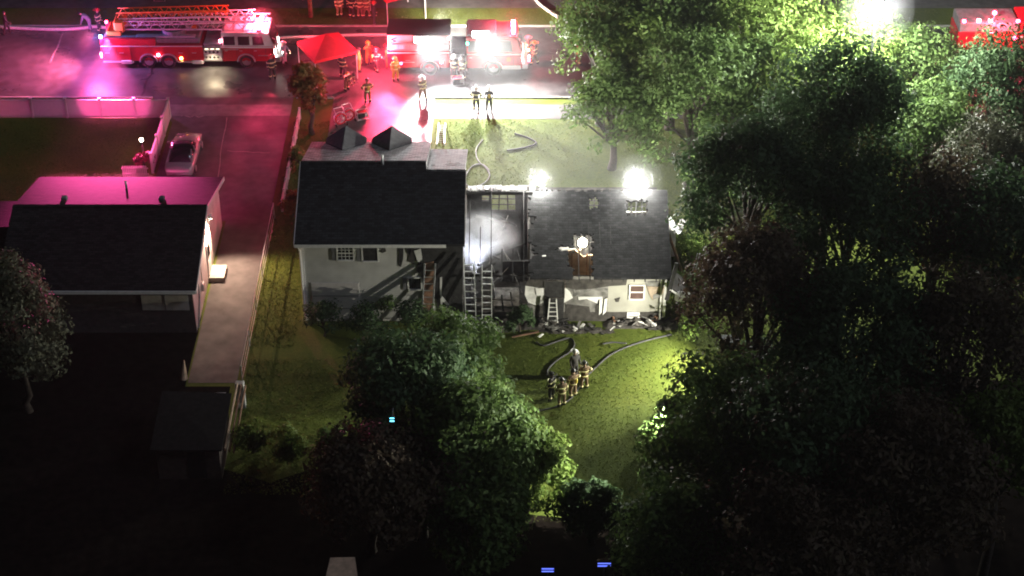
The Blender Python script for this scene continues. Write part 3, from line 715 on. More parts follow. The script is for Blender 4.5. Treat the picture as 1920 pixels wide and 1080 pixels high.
# leaning / fallen pieces
p = at(990, 606, 0); plain('scorched_panel', 'grey scorched panel leaning on the wall left of the stepladder', 'panel', MB().prism([(p.x-.45,p.y-.1,0),(p.x+.35,p.y-.1,0),(p.x+.38,p.y+.15,1.0),(p.x+.1,p.y+.2,1.25),(p.x-.35,p.y+.17,1.1)], (0,.06,0)), m_sheath)
p = at(1066, 602, 0); plain('scrap_bag', 'crumpled white scrap hanging right of the stepladder', 'scrap', MB().prism([(p.x-.2,p.y,.1),(p.x+.2,p.y,.12),(p.x+.18,p.y+.02,.55),(p.x+.05,p.y+.05,.75),(p.x-.1,p.y+.04,.7)], (0,.12,0)), m_trim)
a = Vector((HX1+.1, 81.9, 2.6)); b = at(1312, 578, .35)
bm_ = thing('fallen_eave', 'fallen white eave beam with dark board hanging off the wing corner', 'debris', (a.x, a.y, 0))
MB().bar(a-bm_.location, b-bm_.location, .22, .09).build('beam', m_white, bm_)
MB().prism([a-bm_.location+Vector((0,.2,.0)), b-bm_.location+Vector((0,.2,0)), b-bm_.location+Vector((.1,1.5,.1)), a-bm_.location+Vector((.3,1.4,.3))], (0,0,-.06)).build('board', m_char2, bm_)
MB().bev((.4,.35,1.35), (1.25,.7,2.05), .15).build('insulation_roll', m_trim, bm_)
MB().bar(Vector((-.1,-.05,1.9)), Vector((.35,.0,4.3)), .22, .08).build('hanging_rake', m_char, bm_)
t = thing('broken_trellis', 'tilted pale trellis frame standing by the fallen eave beam', 'trellis', at(1288, 560, 0))
for k in range(4): MB().bar((-.05+k*.14, 0, .2), (.45+k*.14, .3, 2.9), .035).build('bar', m_alu, t)
for k in range(3): MB().bar((.03+k*.13, .1+k*.06, .8+k*.7), (.50+k*.13, .1+k*.06, .8+k*.7), .03).build('cross_bar', m_alu, t)
t = thing('torn_gable_siding', 'torn white gable siding sheets hanging beside the broken gable end', 'siding', (HX1+.1, 87.6, 0))
MB().prism([(.0,-.6,1.2),(.75,-.6,1.3),(.85,.4,2.3),(.4,.7,2.7),(.0,.3,2.5)], (0,.08,.05)).build('siding_sheet', m_trim, t)
MB().bar((.35,.9,3.0), (1.05,.2,2.35), .35, .04).build('siding_strip', m_alu, t)
MB().bar((.0,-.3,1.7), (.75,.5,2.5), .14, .05).build('batten', m_white, t)
MB().bar((.78,-.6,1.3), (.72,.3,2.4), .05).build('batten', m_white, t)
MB().bar((1.0,1.0,1.9), (1.4,1.7,2.3), .4, .05).build('siding_strip', m_sheath, t)
plain('leaning_pole', 'long grey pole leaning against the broken gable end', 'pole', MB().tube([at(1282, 520, 0)+Vector((0,0,.0)), (HX1+.25, 86.9, 3.4)], .09, 7), m_wood)
for (u0,v0,u1,v1,w_,mt,lab) in ((1215,618,1300,585,.14,m_char2,'long dark plank lying from the rubble to the lawn edge shrubs'),(1285,612,1303,598,.10,m_trim,'short pale plank in the lit shrub'),(960,632,1010,622,.10,m_wood,'brown plank on the grass left of the stepladder'),(1010,632,1018,626,.12,m_white,'short white stick lying at the edge of the burned grass'),(1150,606,1165,612,.16,m_white,'short white board lying on the dark rubble')):
    a = at(u0,v0,.1); b = at(u1,v1,.1); plain('loose_plank', lab, 'plank', MB().bar(a, b, w_, .05), mt, 'loose planks round the wing')
p = at(667, 572, 0); plain('timber_post', 'broad brown timber post in front of the pale garage panel', 'post', MB().bev((p.x-.19,p.y-.15,0),(p.x+.17,p.y+.1,1.55),.03), m_wood)
p = at(1024, 838, 0); plain('garden_chair_back', 'small pinkish brown board standing in the grass by the bright green tree', 'board', MB().prism([(p.x-.2,p.y,0),(p.x+.2,p.y,0),(p.x+.22,p.y+.1,.5),(p.x+.05,p.y+.1,.62),(p.x-.15,p.y+.1,.45)], (0,.07,0)), M('terracotta', (.45,.24,.17), .8))

# ------------------------------------------------------------------ neighbouring house
N = thing('neighbour_house', 'single storey house with pink lit front roof slope and white gable wall', 'house', (-22.5, 86.5, 0))
def nb(mb, name, mat, label=None, parent=None):
    o = mb.build(name, mat, parent or N, world=True)
    if label: o['label'] = label
    return o
NX0, NX1, NYR, NYF = -27.6, -17.35, 81.4, 92.2
nr = (86.7, 4.75)
nb(MB().box((NX0, NYR, 0), (NX1, NYR+.16, 3.0)), 'rear_wall', M('shaded_rear_siding', (.08,.07,.07), .7, var=.2))  # rear shade put into the wall colour; the other walls stay white
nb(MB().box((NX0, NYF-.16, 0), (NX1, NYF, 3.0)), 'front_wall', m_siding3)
nb(gable(NX1-.16, NX1, NYR+.163, NYF-.163, 0, 2.98, nr[0], 4.6), 'side_wall', m_siding3, 'white gable wall lit by the floodlight')
nb(gable(NX0, NX0+.16, NYR+.163, NYF-.163, 0, 2.98, nr[0], 4.6), 'side_wall', m_siding3)
nb(slab(NX0-.3, NX1+.3, NYR-.4, 2.95, nr[0], nr[1]), 'roof_slope', m_roofn, 'unlit rear roof slope')
nb(slab(NX0-.3, NX1+.3, nr[0]+.003, nr[1], NYF+.45, 3.0), 'roof_slope', m_roofn, 'pink lit front roof slope')
nb(MB().bar((NX0-.3, nr[0], nr[1]+.15), (NX1+.3, nr[0], nr[1]+.15), .25, .04), 'ridge_cap', m_roofn)
for ya, za, yb, zb in ((NYR-.4, 2.95, nr[0], nr[1]), (nr[0], nr[1], NYF+.45, 3.0)):
    nb(MB().prism([(NX1+.303, ya, za-.08), (NX1+.303, yb, zb-.08), (NX1+.303, yb, zb+.15), (NX1+.303, ya, za+.15)], (.05,0,0)), 'rake_board', m_white)
nb(MB().box((NX0-.3, NYR-.46, 2.9), (NX1+.3, NYR-.402, 3.1)), 'gutter', m_trim)
p = at(236, 345, 4.1); zz = nr[1]+(p.y-nr[0])*(3.0-nr[1])/(NYF+.45-nr[0])
nb(MB().cyl((p.x, p.y, zz), (p.x, p.y, zz+.6), .07, 8), 'vent_pipe', m_white)
for u, v in ((122, 380), (304, 381)):
    p = at(u, v, 4.3); zz = nr[1]+.14+(p.y-nr[0])*(3.0-nr[1])/(NYF+.45-nr[0])
    nb(MB().bev((p.x-.16,p.y-.16,zz-.05),(p.x+.16,p.y+.16,zz+.2),.04), 'roof_vent', m_grey)
# lower side wing at the edge
nb(slab(-40, NX0-.31, 81.8, 2.4, 86.1, 3.75), 'roof_slope', m_roofn); nb(slab(-40, NX0-.31, 86.103, 3.75, 90.6, 2.6), 'roof_slope', m_roofn, 'pink lower roof at the picture edge')
nb(MB().box((-39.8, 82.2, 0), (NX0-.31, 90.2, 2.45)), 'side_wing', m_siding3)
x0, x1, z0, z1 = px(268, 553, 352, 581, NYR)
pn = nb(MB().box((x0, NYR-.04, max(z0,.2)), (x1, NYR-.003, z1)), 'wall_panel', M('pale_panel', (.62,.60,.55), .6, var=.1), 'pale rectangular panel on the dark rear wall')
nb(MB().box(((x0+x1)/2-.02, NYR-.06, max(z0,.2)), ((x0+x1)/2+.02, NYR-.041, z1)), 'panel_joint', m_grey, parent=pn)
# side door steps and lamps on the gable wall
fy = 88.4
fl = nb(MB().bev((NX1+.003, fy-.12, 3.0), (NX1+.18, fy+.12, 3.2), .03), 'flood_light', m_white)
nb(MB().box((NX1+.06, fy-.09, 2.985), (NX1+.16, fy+.09, 2.998)), 'lens', e_warm, parent=fl)
nb(MB().tube([(NX1+.05, 83.2, 2.9), (NX1+.08, 82.8, 1.4), (NX1+.08, 81.7, .1)], .05, 7), 'downspout', m_grey)
mt_ = nb(MB().bev((NX1+.003, 83.9, 1.0), (NX1+.16, 84.25, 1.5), .03), 'meter_box', m_alud)
nb(MB().cyl((NX1+.08, 84.07, 1.5), (NX1+.08, 84.07, 3.3), .03, 7), 'conduit', m_alud)
sd = nb(MB().box((NX1+.003, 86.5, .3), (NX1+.05, 87.4, 2.3)), 'side_door', m_white)
nb(MB().box((NX1+.052, 86.6, 1.3), (NX1+.06, 87.3, 2.1)), 'pane', m_glass, parent=sd)
nb(MB().box((NX1+.003, 86.3, 0), (NX1+.9, 87.6, .28)), 'door_step', m_concrete)

# white vinyl fence
m_vinyl = M('white_vinyl', (.66,.62,.62), .45, var=.06)
_n = m_vinyl.node_tree.nodes; _t = _n.new('ShaderNodeBsdfTranslucent'); _t.inputs[0].default_value = (.6,.56,.56,1); _x = _n.new('ShaderNodeMixShader'); _x.inputs[0].default_value = .4
m_vinyl.node_tree.links.new(_n['Principled BSDF'].outputs[0], _x.inputs[1]); m_vinyl.node_tree.links.new(_t.outputs[0], _x.inputs[2]); m_vinyl.node_tree.links.new(_x.outputs[0], _n['Material Output'].inputs['Surface'])
F = thing('vinyl_fence', 'white panel fence along the sidewalk turning beside the driveway', 'fence', (-22.5, 105.2, 0))
def fseg(a, b, n, h=1.25, parent=F, last=True):
    a = Vector(a); b = Vector(b)
    for i in range(n+1):
        q = a.lerp(b, i/n) - parent.location
        if i < n or last:
            pm = MB().bev((q.x-.075,q.y-.075,0),(q.x+.075,q.y+.075,h+.18),.015); pm.box((q.x-.1,q.y-.1,h+.18),(q.x+.1,q.y+.1,h+.23)); pm.build('post', m_vinyl, parent)
        if i < n:
            q2 = a.lerp(b, (i+1)/n) - parent.location; d = (q2-q).normalized()*.08
            s0 = q+d; s1 = q2-d
            MB().bar(s0+Vector((0,0,h/2+.04)), s1+Vector((0,0,h/2+.04)), .04, h-.1).build('panel', m_vinyl, parent)
            MB().bar(s0+Vector((0,0,h+.04)), s1+Vector((0,0,h+.04)), .09, .09).build('rail', m_vinyl, parent)
            MB().bar(s0+Vector((0,0,.08)), s1+Vector((0,0,.08)), .08, .1).build('rail', m_vinyl, parent)
fseg((-44.9, 105.2, 0), (-22.45, 105.2, 0), 10)
fseg((-22.45, 105.05, 0), (-22.45, 98.2, 0), 3)
PF = thing('picket_fence', 'short picket fence beside the dark red shrub and car', 'fence', (-22.6, 97.6, 0))
for k in range(14):
    MB().prism([(-1.6+k*.11,0,0.05),(-1.52+k*.11,0,.05),(-1.52+k*.11,0,.85),(-1.56+k*.11,0,.92),(-1.6+k*.11,0,.85)], (0,.03,0)).build('picket', m_vinyl, PF)
MB().box((-1.65,.031,.25),(0,.07,.33)).build('rail', m_vinyl, PF); MB().box((-1.65,.031,.65),(0,.07,.73)).build('rail', m_vinyl, PF)
LW = thing('low_fence', 'low white fence running between the two driveways', 'fence', (-13.9, 100, 0))
for i in range(9):
    y = 5.0 - i*1.25
    MB().bev((-.03-.0, y-1.19, .03), (.03, y-.06, .72), .015).build('panel', m_vinyl, LW)
    MB().bev((-.07, y-.055, 0), (.07, y+.055, .85+random.uniform(0,.05)), .015).build('post', m_vinyl, LW)
    MB().bar((0, y-.06, .76), (0, y-1.19, .76), .1, .06).build('cap_rail', m_vinyl, LW)
MB().bev((-.07, 5-9*1.25-.055, 0), (.07, 5-9*1.25+.055, .88), .015).build('post', m_vinyl, LW)
WF_ = thing('wire_fence', 'dim wire fence along the lower driveway edge', 'fence', (-14.3, 84, 0))
for i in range(6): MB().cyl((0, 9-i*3.2, 0), (0, 9-i*3.2, 1.1), .035, 6).build('post', m_alud, WF_)
for z in (.15, .6, 1.08): MB().cyl((0, 9, z), (0, -7, z), .018 if z < 1 else .028, 5).build('wire', m_alud, WF_)
# garden lamp
def lamppost(u, v, label):
    p = at(u, v, 1.5); t = thing('garden_lamp', label, 'lamp', (p.x, p.y, 0))
    MB().cyl((0,0,0), (0,0,1.4), .035, 8).build('pole', m_grey, t); MB().cyl((-.0,0,1.36),(0,0,1.4),.1,10).build('collar', m_grey, t)
    MB().sph((0,0,1.5), .11, 12, 8).build('bulb', e_warm, t, True); return t
lamppost(265, 262, 'lit garden lamp on a short post on the dark lawn')
# shed at the driveway end
Sd = thing('garden_shed', 'dark garden shed with a sloping felt roof at the end of the driveway', 'shed', at(385, 852, 0))
MB().box((-2.0,-1.9,0),(1.1,1.6,2.0)).build('wall', M('weathered_dark_boards', (.05,.035,.028), .85, var=.35), Sd)
MB().prism([(-2.2,-2.2,2.05),(1.3,-2.2,2.05),(1.3,1.9,2.35),(-2.2,1.9,2.5)], (0,0,.08)).build('roof', m_tarp, Sd)
MB().box((.2,1.905,2.15),(1.0,1.96,2.42)).build('fascia', m_white, Sd)
MB().box((-.5,-1.94,.1),(.4,-1.903,1.8)).build('door', m_tarp, Sd)
p = at(434, 850, 0); Gt = thing('leaning_gate', 'weathered gate boards and post beside the garden shed', 'gate', (p.x, p.y+1.2, 0))
for k in range(3): MB().bar((-.1+k*.2, -2.2, 1.1-.1*k), (-.0+k*.2, 2.4, 1.6-.05*k), .06, .2).build('board', m_wood if k else m_canvas, Gt)
MB().bev((-.15, 2.4, 0), (.3, 2.75, 1.6), .03).build('post', m_concrete, Gt)
p = at(345, 712, 0); plain('canvas_cone', 'small pale folded garden umbrella left of the driveway end', 'umbrella', MB().cyl((p.x,p.y,.1),(p.x+.12,p.y+.05,1.25),.22,10,.03), m_canvas)
p = at(634, 1070, 2.2); Ps = thing('pale_roof_shed', 'pale roofed little shed cut by the bottom edge', 'shed', (p.x, p.y, 0), radians(12))
MB().prism([(-.95,-1.5,2.2),(.75,-1.5,2.2),(.85,.55,2.3),(-.25,.75,2.3)], (0,0,.06)).build('roof', m_canvas, Ps); MB().prism([(-.8,-1.4,0),(.65,-1.4,0),(.72,.45,0),(-.25,.6,0)], (0,0,2.19)).build('wall', m_wood, Ps)
# small lamps in the dark yard
def strip_light(u, v, z, label, mat, n=2, w=.45):
    p = at(u, v, z); t = thing('solar_lamp', label, 'lamp', (p.x, p.y, 0), 0, 'small lamps in the dark yard')
    if z < 5: MB().cyl((0,.1,0),(0,.1,z),.03,6).build('pole', m_grey, t)
    else: MB().tube([(0,.06,z),(0,.9,z-.1),(-.4,2.0,z-1.2)], .03, 6).build('bracket', m_grey, t)
    MB().box((-w/2-.04,.003,z-.2),(w/2+.04,.06,z+.12)).build('housing', m_dark, t)
    for k in range(n): MB().box((-w/2,-.03,z+.04-k*.16),(w/2,.001,z+.08-k*.16)).build('lit_strip', mat, t)
strip_light(735, 786, 7.6, 'cyan lamp shining among the bronze tree leaves', e_cyan, 2, .2)
strip_light(1027, 1068, 1.4, 'dim blue lamp at the bottom edge, nearer the clump of trees', e_dblue, 2, .55)
strip_light(1133, 1058, 1.4, 'dim blue lamp at the bottom edge, nearer the wood', e_dblue, 2, .6)

# ------------------------------------------------------------------ ladders
def ladder(name, label, foot, top, width=.46, n=None, mat=m_alu, rail=.07, fly=0, w2=None, group='ladders against the burned house'):
    foot = Vector(foot); top = Vector(top); t = thing(name, label, 'ladder', foot, 0, group)
    d = top-foot; L = d.length; n = n or int(L/.36); w2 = w2 or width
    for sx in (-1, 1):
        MB().bar((sx*width/2,0,0), d+Vector((sx*w2/2,0,0)), rail*.6, rail).build('rail', mat, t)
    for k in range(1, n):
        q = d*(k/n); w = width+(w2-width)*k/n
        MB().bar(q+Vector((-w/2,0,0)), q+Vector((w/2,0,0)), .035).build('rung', mat, t)
    if fly:
        up = Vector((0,-.09,.06)); a = d*.45; b = d*(1+fly)
        for sx in (-1, 1): MB().bar(a+up+Vector((sx*(width/2-.05),0,0)), b+up+Vector((sx*(width/2-.05),0,0)), rail*.5, rail*.9).build('fly_rail', mat, t)
        for k in range(int(L*(.55+fly)/.36)):
            q = a+(b-a)*((k+.5)/int(L*(.55+fly)/.36))+up; MB().bar(q+Vector((-width/2+.05,0,0)), q+Vector((width/2-.05,0,0)), .035).build('fly_rung', mat, t)
    return t
ladder('extension_ladder', 'tall thin ladder over the brown plywood at the corner of the white house', at(799, 632), Vector((at(806,494,4.0).x, YR-.12, onY(806,494,YR-.1).z)), .58, mat=m_alud, rail=.12)
ladder('extension_ladder', 'tallest ladder, standing at the junction of the house and burned wing', at(884, 632), onY(879, 484, 82.1), .56, fly=.0)
ladder('extension_ladder', 'ladder beside the lilac lit room, second along the burned wing', at(913, 625), onY(913, 497, 82.0), .52)
st = ladder('stepladder', 'white stepladder tapering upward under the burned window', at(1036, 609), onY(1037, 560, 82.15), .58, 6, m_white, .09, w2=.36)
for sx in (-1, 1): MB().bar((sx*.26, .55, 0), (sx*.17, .12, 1.6), .035).build('rear_leg', m_alud, st)
ladder('roof_ladder', 'white ladder leaning on the front eave from the lawn', at(829, 232), Vector((at(826,284,5.2).x, YF+.2, 5.45)), .42, 11, m_white, .11)

# ------------------------------------------------------------------ hoses
m_hosel = M('dull_hose_jacket', (.22,.22,.22), .8, var=.2)
def smooth_path(pts, n=8):
    P = [Vector(p) for p in pts]; out = []
    for i in range(len(P)-1):
        p0 = P[max(i-1,0)]; p1 = P[i]; p2 = P[i+1]; p3 = P[min(i+2,len(P)-1)]
        for k in range(n):
            t = k/n; out.append(.5*((2*p1)+(p2-p0)*t+(2*p0-5*p1+4*p2-p3)*t*t+(3*p1-p0-3*p2+p3)*t**3))
    out.append(P[-1]); return out
def hose(label, uv, r, mat, z=None):
    pts = smooth_path([at(u, v, (z or r)) for u, v in uv])
    plain('fire_hose', label, 'hose', MB().tube(pts, r, 6), mat, 'fire hoses', True)
hose('thick white hose running along the road behind the ladder truck', [(-60,48),(0,51),(60,54),(110,55),(150,53),(175,50),(200,52)], .13, m_hosew)
hose('white hose crossing the road behind the red canopy to the pumper', [(520,71),(560,69),(600,69),(650,66),(725,65)], .11, m_hosew)
hose('white hose running up the far lawn past the pumper cab', [(1046,32),(1025,18),(1010,6),(995,-12)], .12, m_hosew)
hose('grey hose looping on the front lawn beside the roof strip', [(905,262),(893,280),(896,300),(912,316),(918,330),(905,345),(880,350),(872,335),(885,312),(905,308),(918,320)], .04, m_hosel)
hose('dark hose lying in a bend on the front lawn', [(965,250),(990,258),(1005,268),(985,276),(950,282)], .05, m_hosed)
hose('dark hose swinging across the back lawn past the four firefighters', [(1260,627),(1200,642),(1150,662),(1118,688),(1095,712),(1075,742),(1050,760),(1005,772)], .045, m_hosed)
hose('dark hose making an S bend on the burned grass behind the rubble', [(1005,641),(1020,648),(1045,640),(1068,634),(1077,645),(1068,660),(1045,675),(1028,692),(1026,705)], .045, m_hosed)
hose('short straight hose stretch on the burned grass', [(1130,645),(1150,642),(1175,644)], .045, m_hosed)
hose('hose lead hanging over the burned edge of the lower roof strip', [(872,352),(880,358),(892,356),(902,350)], .05, m_hosew)

# ------------------------------------------------------------------ car and canopies
p = at(350, 290, 0); CAR = thing('parked_car', 'silver sedan parked on the driveway in front of the neighbouring house', 'car', (p.x, 99.7, 0))
def loft(rows):
    """rows of cross sections, each a list of points"""
    mb = MB(); n = len(rows[0]); vs = [q for r in rows for q in r]; fs = []
    for i in range(len(rows)-1):
        for k in range(n-1): fs.append((i*n+k, i*n+k+1, (i+1)*n+k+1, (i+1)*n+k))
    fs.append(tuple(range(n))); fs.append(tuple((len(rows)-1)*n+k for k in range(n-1,-1,-1))); mb._add(vs, fs); return mb
def csec(y, w, zb, zs, zt, wt):
    return [(-w*.94,y,zb),(-w,y,(zb+zs)/2),(-w*.97,y,zs),(-wt,y,zt),(0,y,zt+.03),(wt,y,zt),(w*.97,y,zs),(w,y,(zb+zs)/2),(w*.94,y,zb)]
loft([csec(2.35,.72,.35,.6,.66,.6), csec(2.2,.85,.28,.68,.74,.7), csec(1.2,.91,.25,.78,.90,.78), csec(.9,.92,.25,.82,.93,.8), csec(-1.6,.92,.25,.84,.96,.8), csec(-2.15,.88,.3,.82,.9,.72), csec(-2.4,.75,.4,.7,.76,.6)]).build('body', m_car, CAR, True)
gl = lambda y, w, z: [(-w,y,.9),(-w*.98,y,.92),(-w*.86,y,z),(0,y,z+.04),(w*.86,y,z),(w*.98,y,.92),(w,y,.9)]
loft([gl(.95,.78,.93), gl(.1,.80,1.36), gl(-.9,.79,1.38), gl(-1.75,.76,.96)]).build('windows', m_glass, CAR, True)
loft([[(x*.74,y,z) for x,z in ((-1,1.33),(-.6,1.41),(0,1.435),(.6,1.41),(1,1.33))] for y in (.08,-.35,-.92)]).build('roof', m_glass, CAR, True)
for sx in (-1, 1):
    MB().bar((sx*.79,.95,.93),(sx*.69,.1,1.37),.07,.06).build('pillar', m_car, CAR); MB().bar((sx*.66,-.9,1.39),(sx*.77,-1.75,.96),.08,.06).build('pillar', m_car, CAR); MB().bar((sx*.71,-.4,1.38),(sx*.82,-.4,.93),.06).build('pillar', m_car, CAR)
    MB().bev((sx*.6-.18,2.2,.52),(sx*.6+.18,2.36,.66),.03).build('headlight', m_glass, CAR)
    MB().bev((sx*1.0-.1,.62,.9),(sx*1.0+.1,.76,1.04),.03).build('mirror', m_car, CAR)
    for y in (1.42, -1.4):
        w_ = MB().cyl((sx*.72,y,.32),(sx*.93,y,.32),.32,16).build('wheel', m_dark, CAR, False); MB().cyl((sx*.9,y,.32),(sx*.945,y,.32),.2,12).build('rim', m_alud, w_)
def canopy(label, u, v, rz, mat=m_tentr, w=1.55):
    p = at(u, v, 2.5); t = thing('canopy_tent', label, 'canopy', (p.x, p.y, 0), rz, 'red canopies')
    mb = MB(); z0, z1 = 2.15, 3.1
    mb._add([(-w,-w,z0),(w,-w,z0),(w,w,z0),(-w,w,z0),(0,0,z1)], [(0,1,4),(1,2,4),(2,3,4),(3,0,4)])
    mb._add([(-w,-w,z0),(w,-w,z0),(w,w,z0),(-w,w,z0),(-w,-w,z0-.22),(w,-w,z0-.22),(w,w,z0-.22),(-w,w,z0-.22)], [(0,1,5,4),(1,2,6,5),(2,3,7,6),(3,0,4,7)])
    o = mb.build('canopy_top', mat, t); so = o.modifiers.new('thickness', 'SOLIDIFY'); so.thickness = .02
    for sx in (-1,1):
        for sy in (-1,1): MB().cyl((sx*(w-.05),sy*(w-.05),0),(sx*(w-.05),sy*(w-.05),z0-.03),.035,6).build('leg', m_alu, t)
    return t
canopy('red pop up canopy standing between the ladder truck and the pumper', 612, 78, radians(28))
canopy('red pop up canopy cut by the top edge behind the pumper', 744, -32, radians(28))
p = at(583, 32, 0); UP = thing('utility_pole', 'orange lit wooden utility pole across the road behind the canopy', 'pole', p)
MB().tube([(0,0,0),(0,0,4),(0,0,9)], [.17,.15,.12], 9).build('shaft', m_wood, UP, True); MB().bar((-1.1,0,8.4),(1.1,0,8.4),.1,.12).build('cross_arm', m_wood, UP)

# ------------------------------------------------------------------ fire trucks (x forward, camera sees the y=0 side)
def wheel(t, x, y0, r, w=.34):
    a = MB(); n = 20
    prof = [(r*.62, 0), (r*.95, 0), (r, .05), (r, w-.05), (r*.95, w), (r*.62, w)]
    vs = []; fs = []
    for i in range(n):
        for (rr, yy) in prof: vs.append((x+rr*cos(2*pi*i/n), y0+yy, r+rr*sin(2*pi*i/n)))
    m_ = len(prof)
    for i in range(n):
        for k in range(m_-1): fs.append((i*m_+k, i*m_+k+1, ((i+1) % n)*m_+k+1, ((i+1) % n)*m_+k))
    a._add(vs, fs); o = a.build('wheel', m_dark, t, True)
    b = MB().cyl((x, y0+.06, r), (x, y0+w-.06, r), r*.62, 16); b.cyl((x, y0-.02, r), (x, y0+.07, r), r*.26, 10)
    for k in range(8): b.cyl((x+r*.42*cos(k*pi/4), y0+.035, r+r*.42*sin(k*pi/4)), (x+r*.42*cos(k*pi/4), y0+.07, r+r*.42*sin(k*pi/4)), r*.05, 6)
    b.build('rim', m_chrome, o)
def arch(t, x, r, y):
    pts = [(x+(r)*cos(a), y, .5+(r)*sin(a)) for a in np.linspace(0, pi, 11)]
    MB().tube(pts, .05, 5).build('wheel_arch', m_chrome, t)
def cab(t, x0, x1, Wd, zt, n_win, whitetop=True):
    top = m_whitep if whitetop else m_red
    zb = 1.65
    MB().prism([(x0,.02,.55),(x1,.02,.55),(x1,.02,zb),(x0,.02,zb)], (0,Wd-.04,0)).build('cab_body', m_red, t)
    MB().prism([(x0,.04,zb+.002),(x1-.02,.04,zb+.002),(x1-.35,.09,zt),(x0,.09,zt)], (0,Wd-.1,0)).build('cab_upper', top, t)
    MB().bev((x0-.02,.06,zt+.002),(x1-.3,Wd-.06,zt+.12),.05).build('cab_roof', m_red if not whitetop else m_whitep, t)
    MB().bar((x0,.0,zb-.05),(x1,.0,zb-.05),.03,.09).build('side_stripe', m_whitep, t)
    wd = (x1-.55-x0)/n_win
    for k in range(n_win):
        a = x0+.12+k*wd; b = a+wd-.22
        w_ = MB().prism([(a,.028,zb+.12),(b,.028,zb+.12),(b-(.12 if k == n_win-1 else 0),.06,zt-.14),(a,.06,zt-.14)], (0,.02,0)).build('side_window', m_glass, t)
        f = MB()
        for q, r_ in (((a,.02,zb+.1),(b,.02,zb+.1)),((a,.05,zt-.12),(b-.05,.05,zt-.12))): f.bar(q, r_, .04)
        f.build('window_frame', m_chrome if whitetop else m_red, w_)
        d_ = MB(); d_.box((a-.06,.005,.62),(a-.045,.018,zb-.1)).box((b+.06,.005,.62),(b+.075,.018,zb-.1)); d_.build('door_seam', m_dark, t)
        MB().bar((a+.05,-.01,1.35),(a+.25,-.01,1.35),.035).build('door_handle', m_chrome, t)
    MB().prism([(x1+.0,.15,zb+.08),(x1,Wd-.15,zb+.08),(x1-.30,Wd-.18,zt-.08),(x1-.30,.18,zt-.08)], (.03,0,.02)).build('windscreen', m_glass, t)
    MB().bev((x1,.02,.45),(x1+.42,Wd-.02,.85),.06).build('bumper', m_chrome, t)
    MB().bev((x1+.003,.7,.9),(x1+.06,Wd-.7,1.5),.03).build('grille', m_chrome, t)
    for y in (.22, Wd-.5): MB().bev((x1+.003,y,.95),(x1+.07,y+.3,1.25),.03).build('headlight', e_head, t)
    MB().tube([(x1-.05,-.02,zt-.2),(x1+.2,-.2,zt-.25),(x1+.2,-.2,zt-.6)], .03, 6).build('mirror_arm', m_chrome, t)
def lightbar(t, x, Wd, z, n=6, mats=None):
    b = MB().bev((x-.16,.2,z),(x+.16,Wd-.2,z+.06),.02).build('light_bar', m_dark, t)
    for k in range(n):
        y = .24+k*(Wd-.48)/n
        MB().bev((x-.13,y,z+.062),(x+.13,y+(Wd-.48)/n-.04,z+.2),.03).build('lens', (mats or [e_red, e_pink])[k % len(mats or [0,0])], b)
def truss(length, w, h, z, mb, x0, y0, step=.42, rise=0.):
    for y in (y0, y0+w):
        mb.bar((x0,y,z),(x0+length,y,z+rise),.07,.09); mb.bar((x0,y,z+h),(x0+length,y,z+h+rise),.06,.07)
        n = int(length/step/2)
        for k in range(n):
            a = x0+length*k/n; c = x0+length*(k+.5)/n; b = x0+length*(k+1)/n; r0 = rise*k/n; r1 = rise*(k+.5)/n; r2 = rise*(k+1)/n
            mb.bar((a,y,z+r0),(c,y,z+h+r1),.04); mb.bar((c,y,z+h+r1),(b,y,z+r2),.04)
    n = int(length/.36)
    for k in range(n): mb.bar((x0+length*(k+.5)/n,y0,z+.02+rise*k/n),(x0+length*(k+.5)/n,y0+w,z+.02+rise*k/n),.04)
    return mb
# ladder truck
LT = thing('ladder_truck', 'long red ladder truck with white topped cab and raised aerial ladder bed', 'fire truck', (-28.05, 112.0, 0))
Lx = lambda u: (u-197)/27.2
Wd = 2.5
MB().bev((0,.02,.55),(Lx(386)-.01,Wd-.02,1.75),.03).build('rear_body', m_red, LT)
MB().bev((.15,.3,1.752),(Lx(380),Wd-.3,2.15),.05).build('hose_bed', m_grey, LT)
MB().bev((0,.0,1.752),(Lx(300),.28,2.25),.03).build('upper_locker', m_red, LT)
MB().bev((0,Wd-.28,1.752),(Lx(300),Wd,2.25),.03).build('upper_locker', m_red, LT)
for a, b in ((200,225),(226,252),(336,360),(361,384)):
    d_ = MB().bev((Lx(a)+.04,-.012,.72),(Lx(b)-.04,.019,1.66),.015).build('locker_door', m_red, LT)
    MB().bar((Lx(a)+.15,-.03,1.2),(Lx(a)+.45,-.03,1.2),.03).build('handle', m_chrome, d_)
MB().bev((0.02,-.02,.42),(Lx(255),.1,.55),.02).build('running_board', m_chrome, LT); MB().bev((Lx(338),-.02,.42),(Lx(386),.1,.55),.02).build('running_board', m_chrome, LT)
MB().bar((0,-.005,1.69),(Lx(386),-.005,1.69),.02,.06).build('side_stripe', m_whitep, LT)
for a, b in ((232,252),(364,384)): MB().bev((Lx(a),-.06,.36),(Lx(b),.05,.62),.02).build('step_plate', m_whitep, LT)
MB().bev((Lx(386),.05,.5),(Lx(421),Wd-.05,1.5),.03).build('pump_panel', m_chrome, LT)
MB().bev((Lx(388),.0,1.503),(Lx(420),Wd,1.9),.04).build('pump_cover', m_grey, LT)
lk = MB().box((Lx(388),.02,.62),(Lx(420),.045,1.45)).build('gauge_panel', m_alu, LT)
for k in range(8): MB().cyl((Lx(391)+(k%4)*.27,-.005,.85+.4*(k//4)),(Lx(391)+(k%4)*.27,.02,.85+.4*(k//4)),.08,10).build('gauge', m_dark, lk)
for k in range(3): MB().box((Lx(390)+k*.38,-.03,1.47),(Lx(390)+k*.38+.22,.0,1.5)).build('panel_lamp', e_dimwarm, LT)
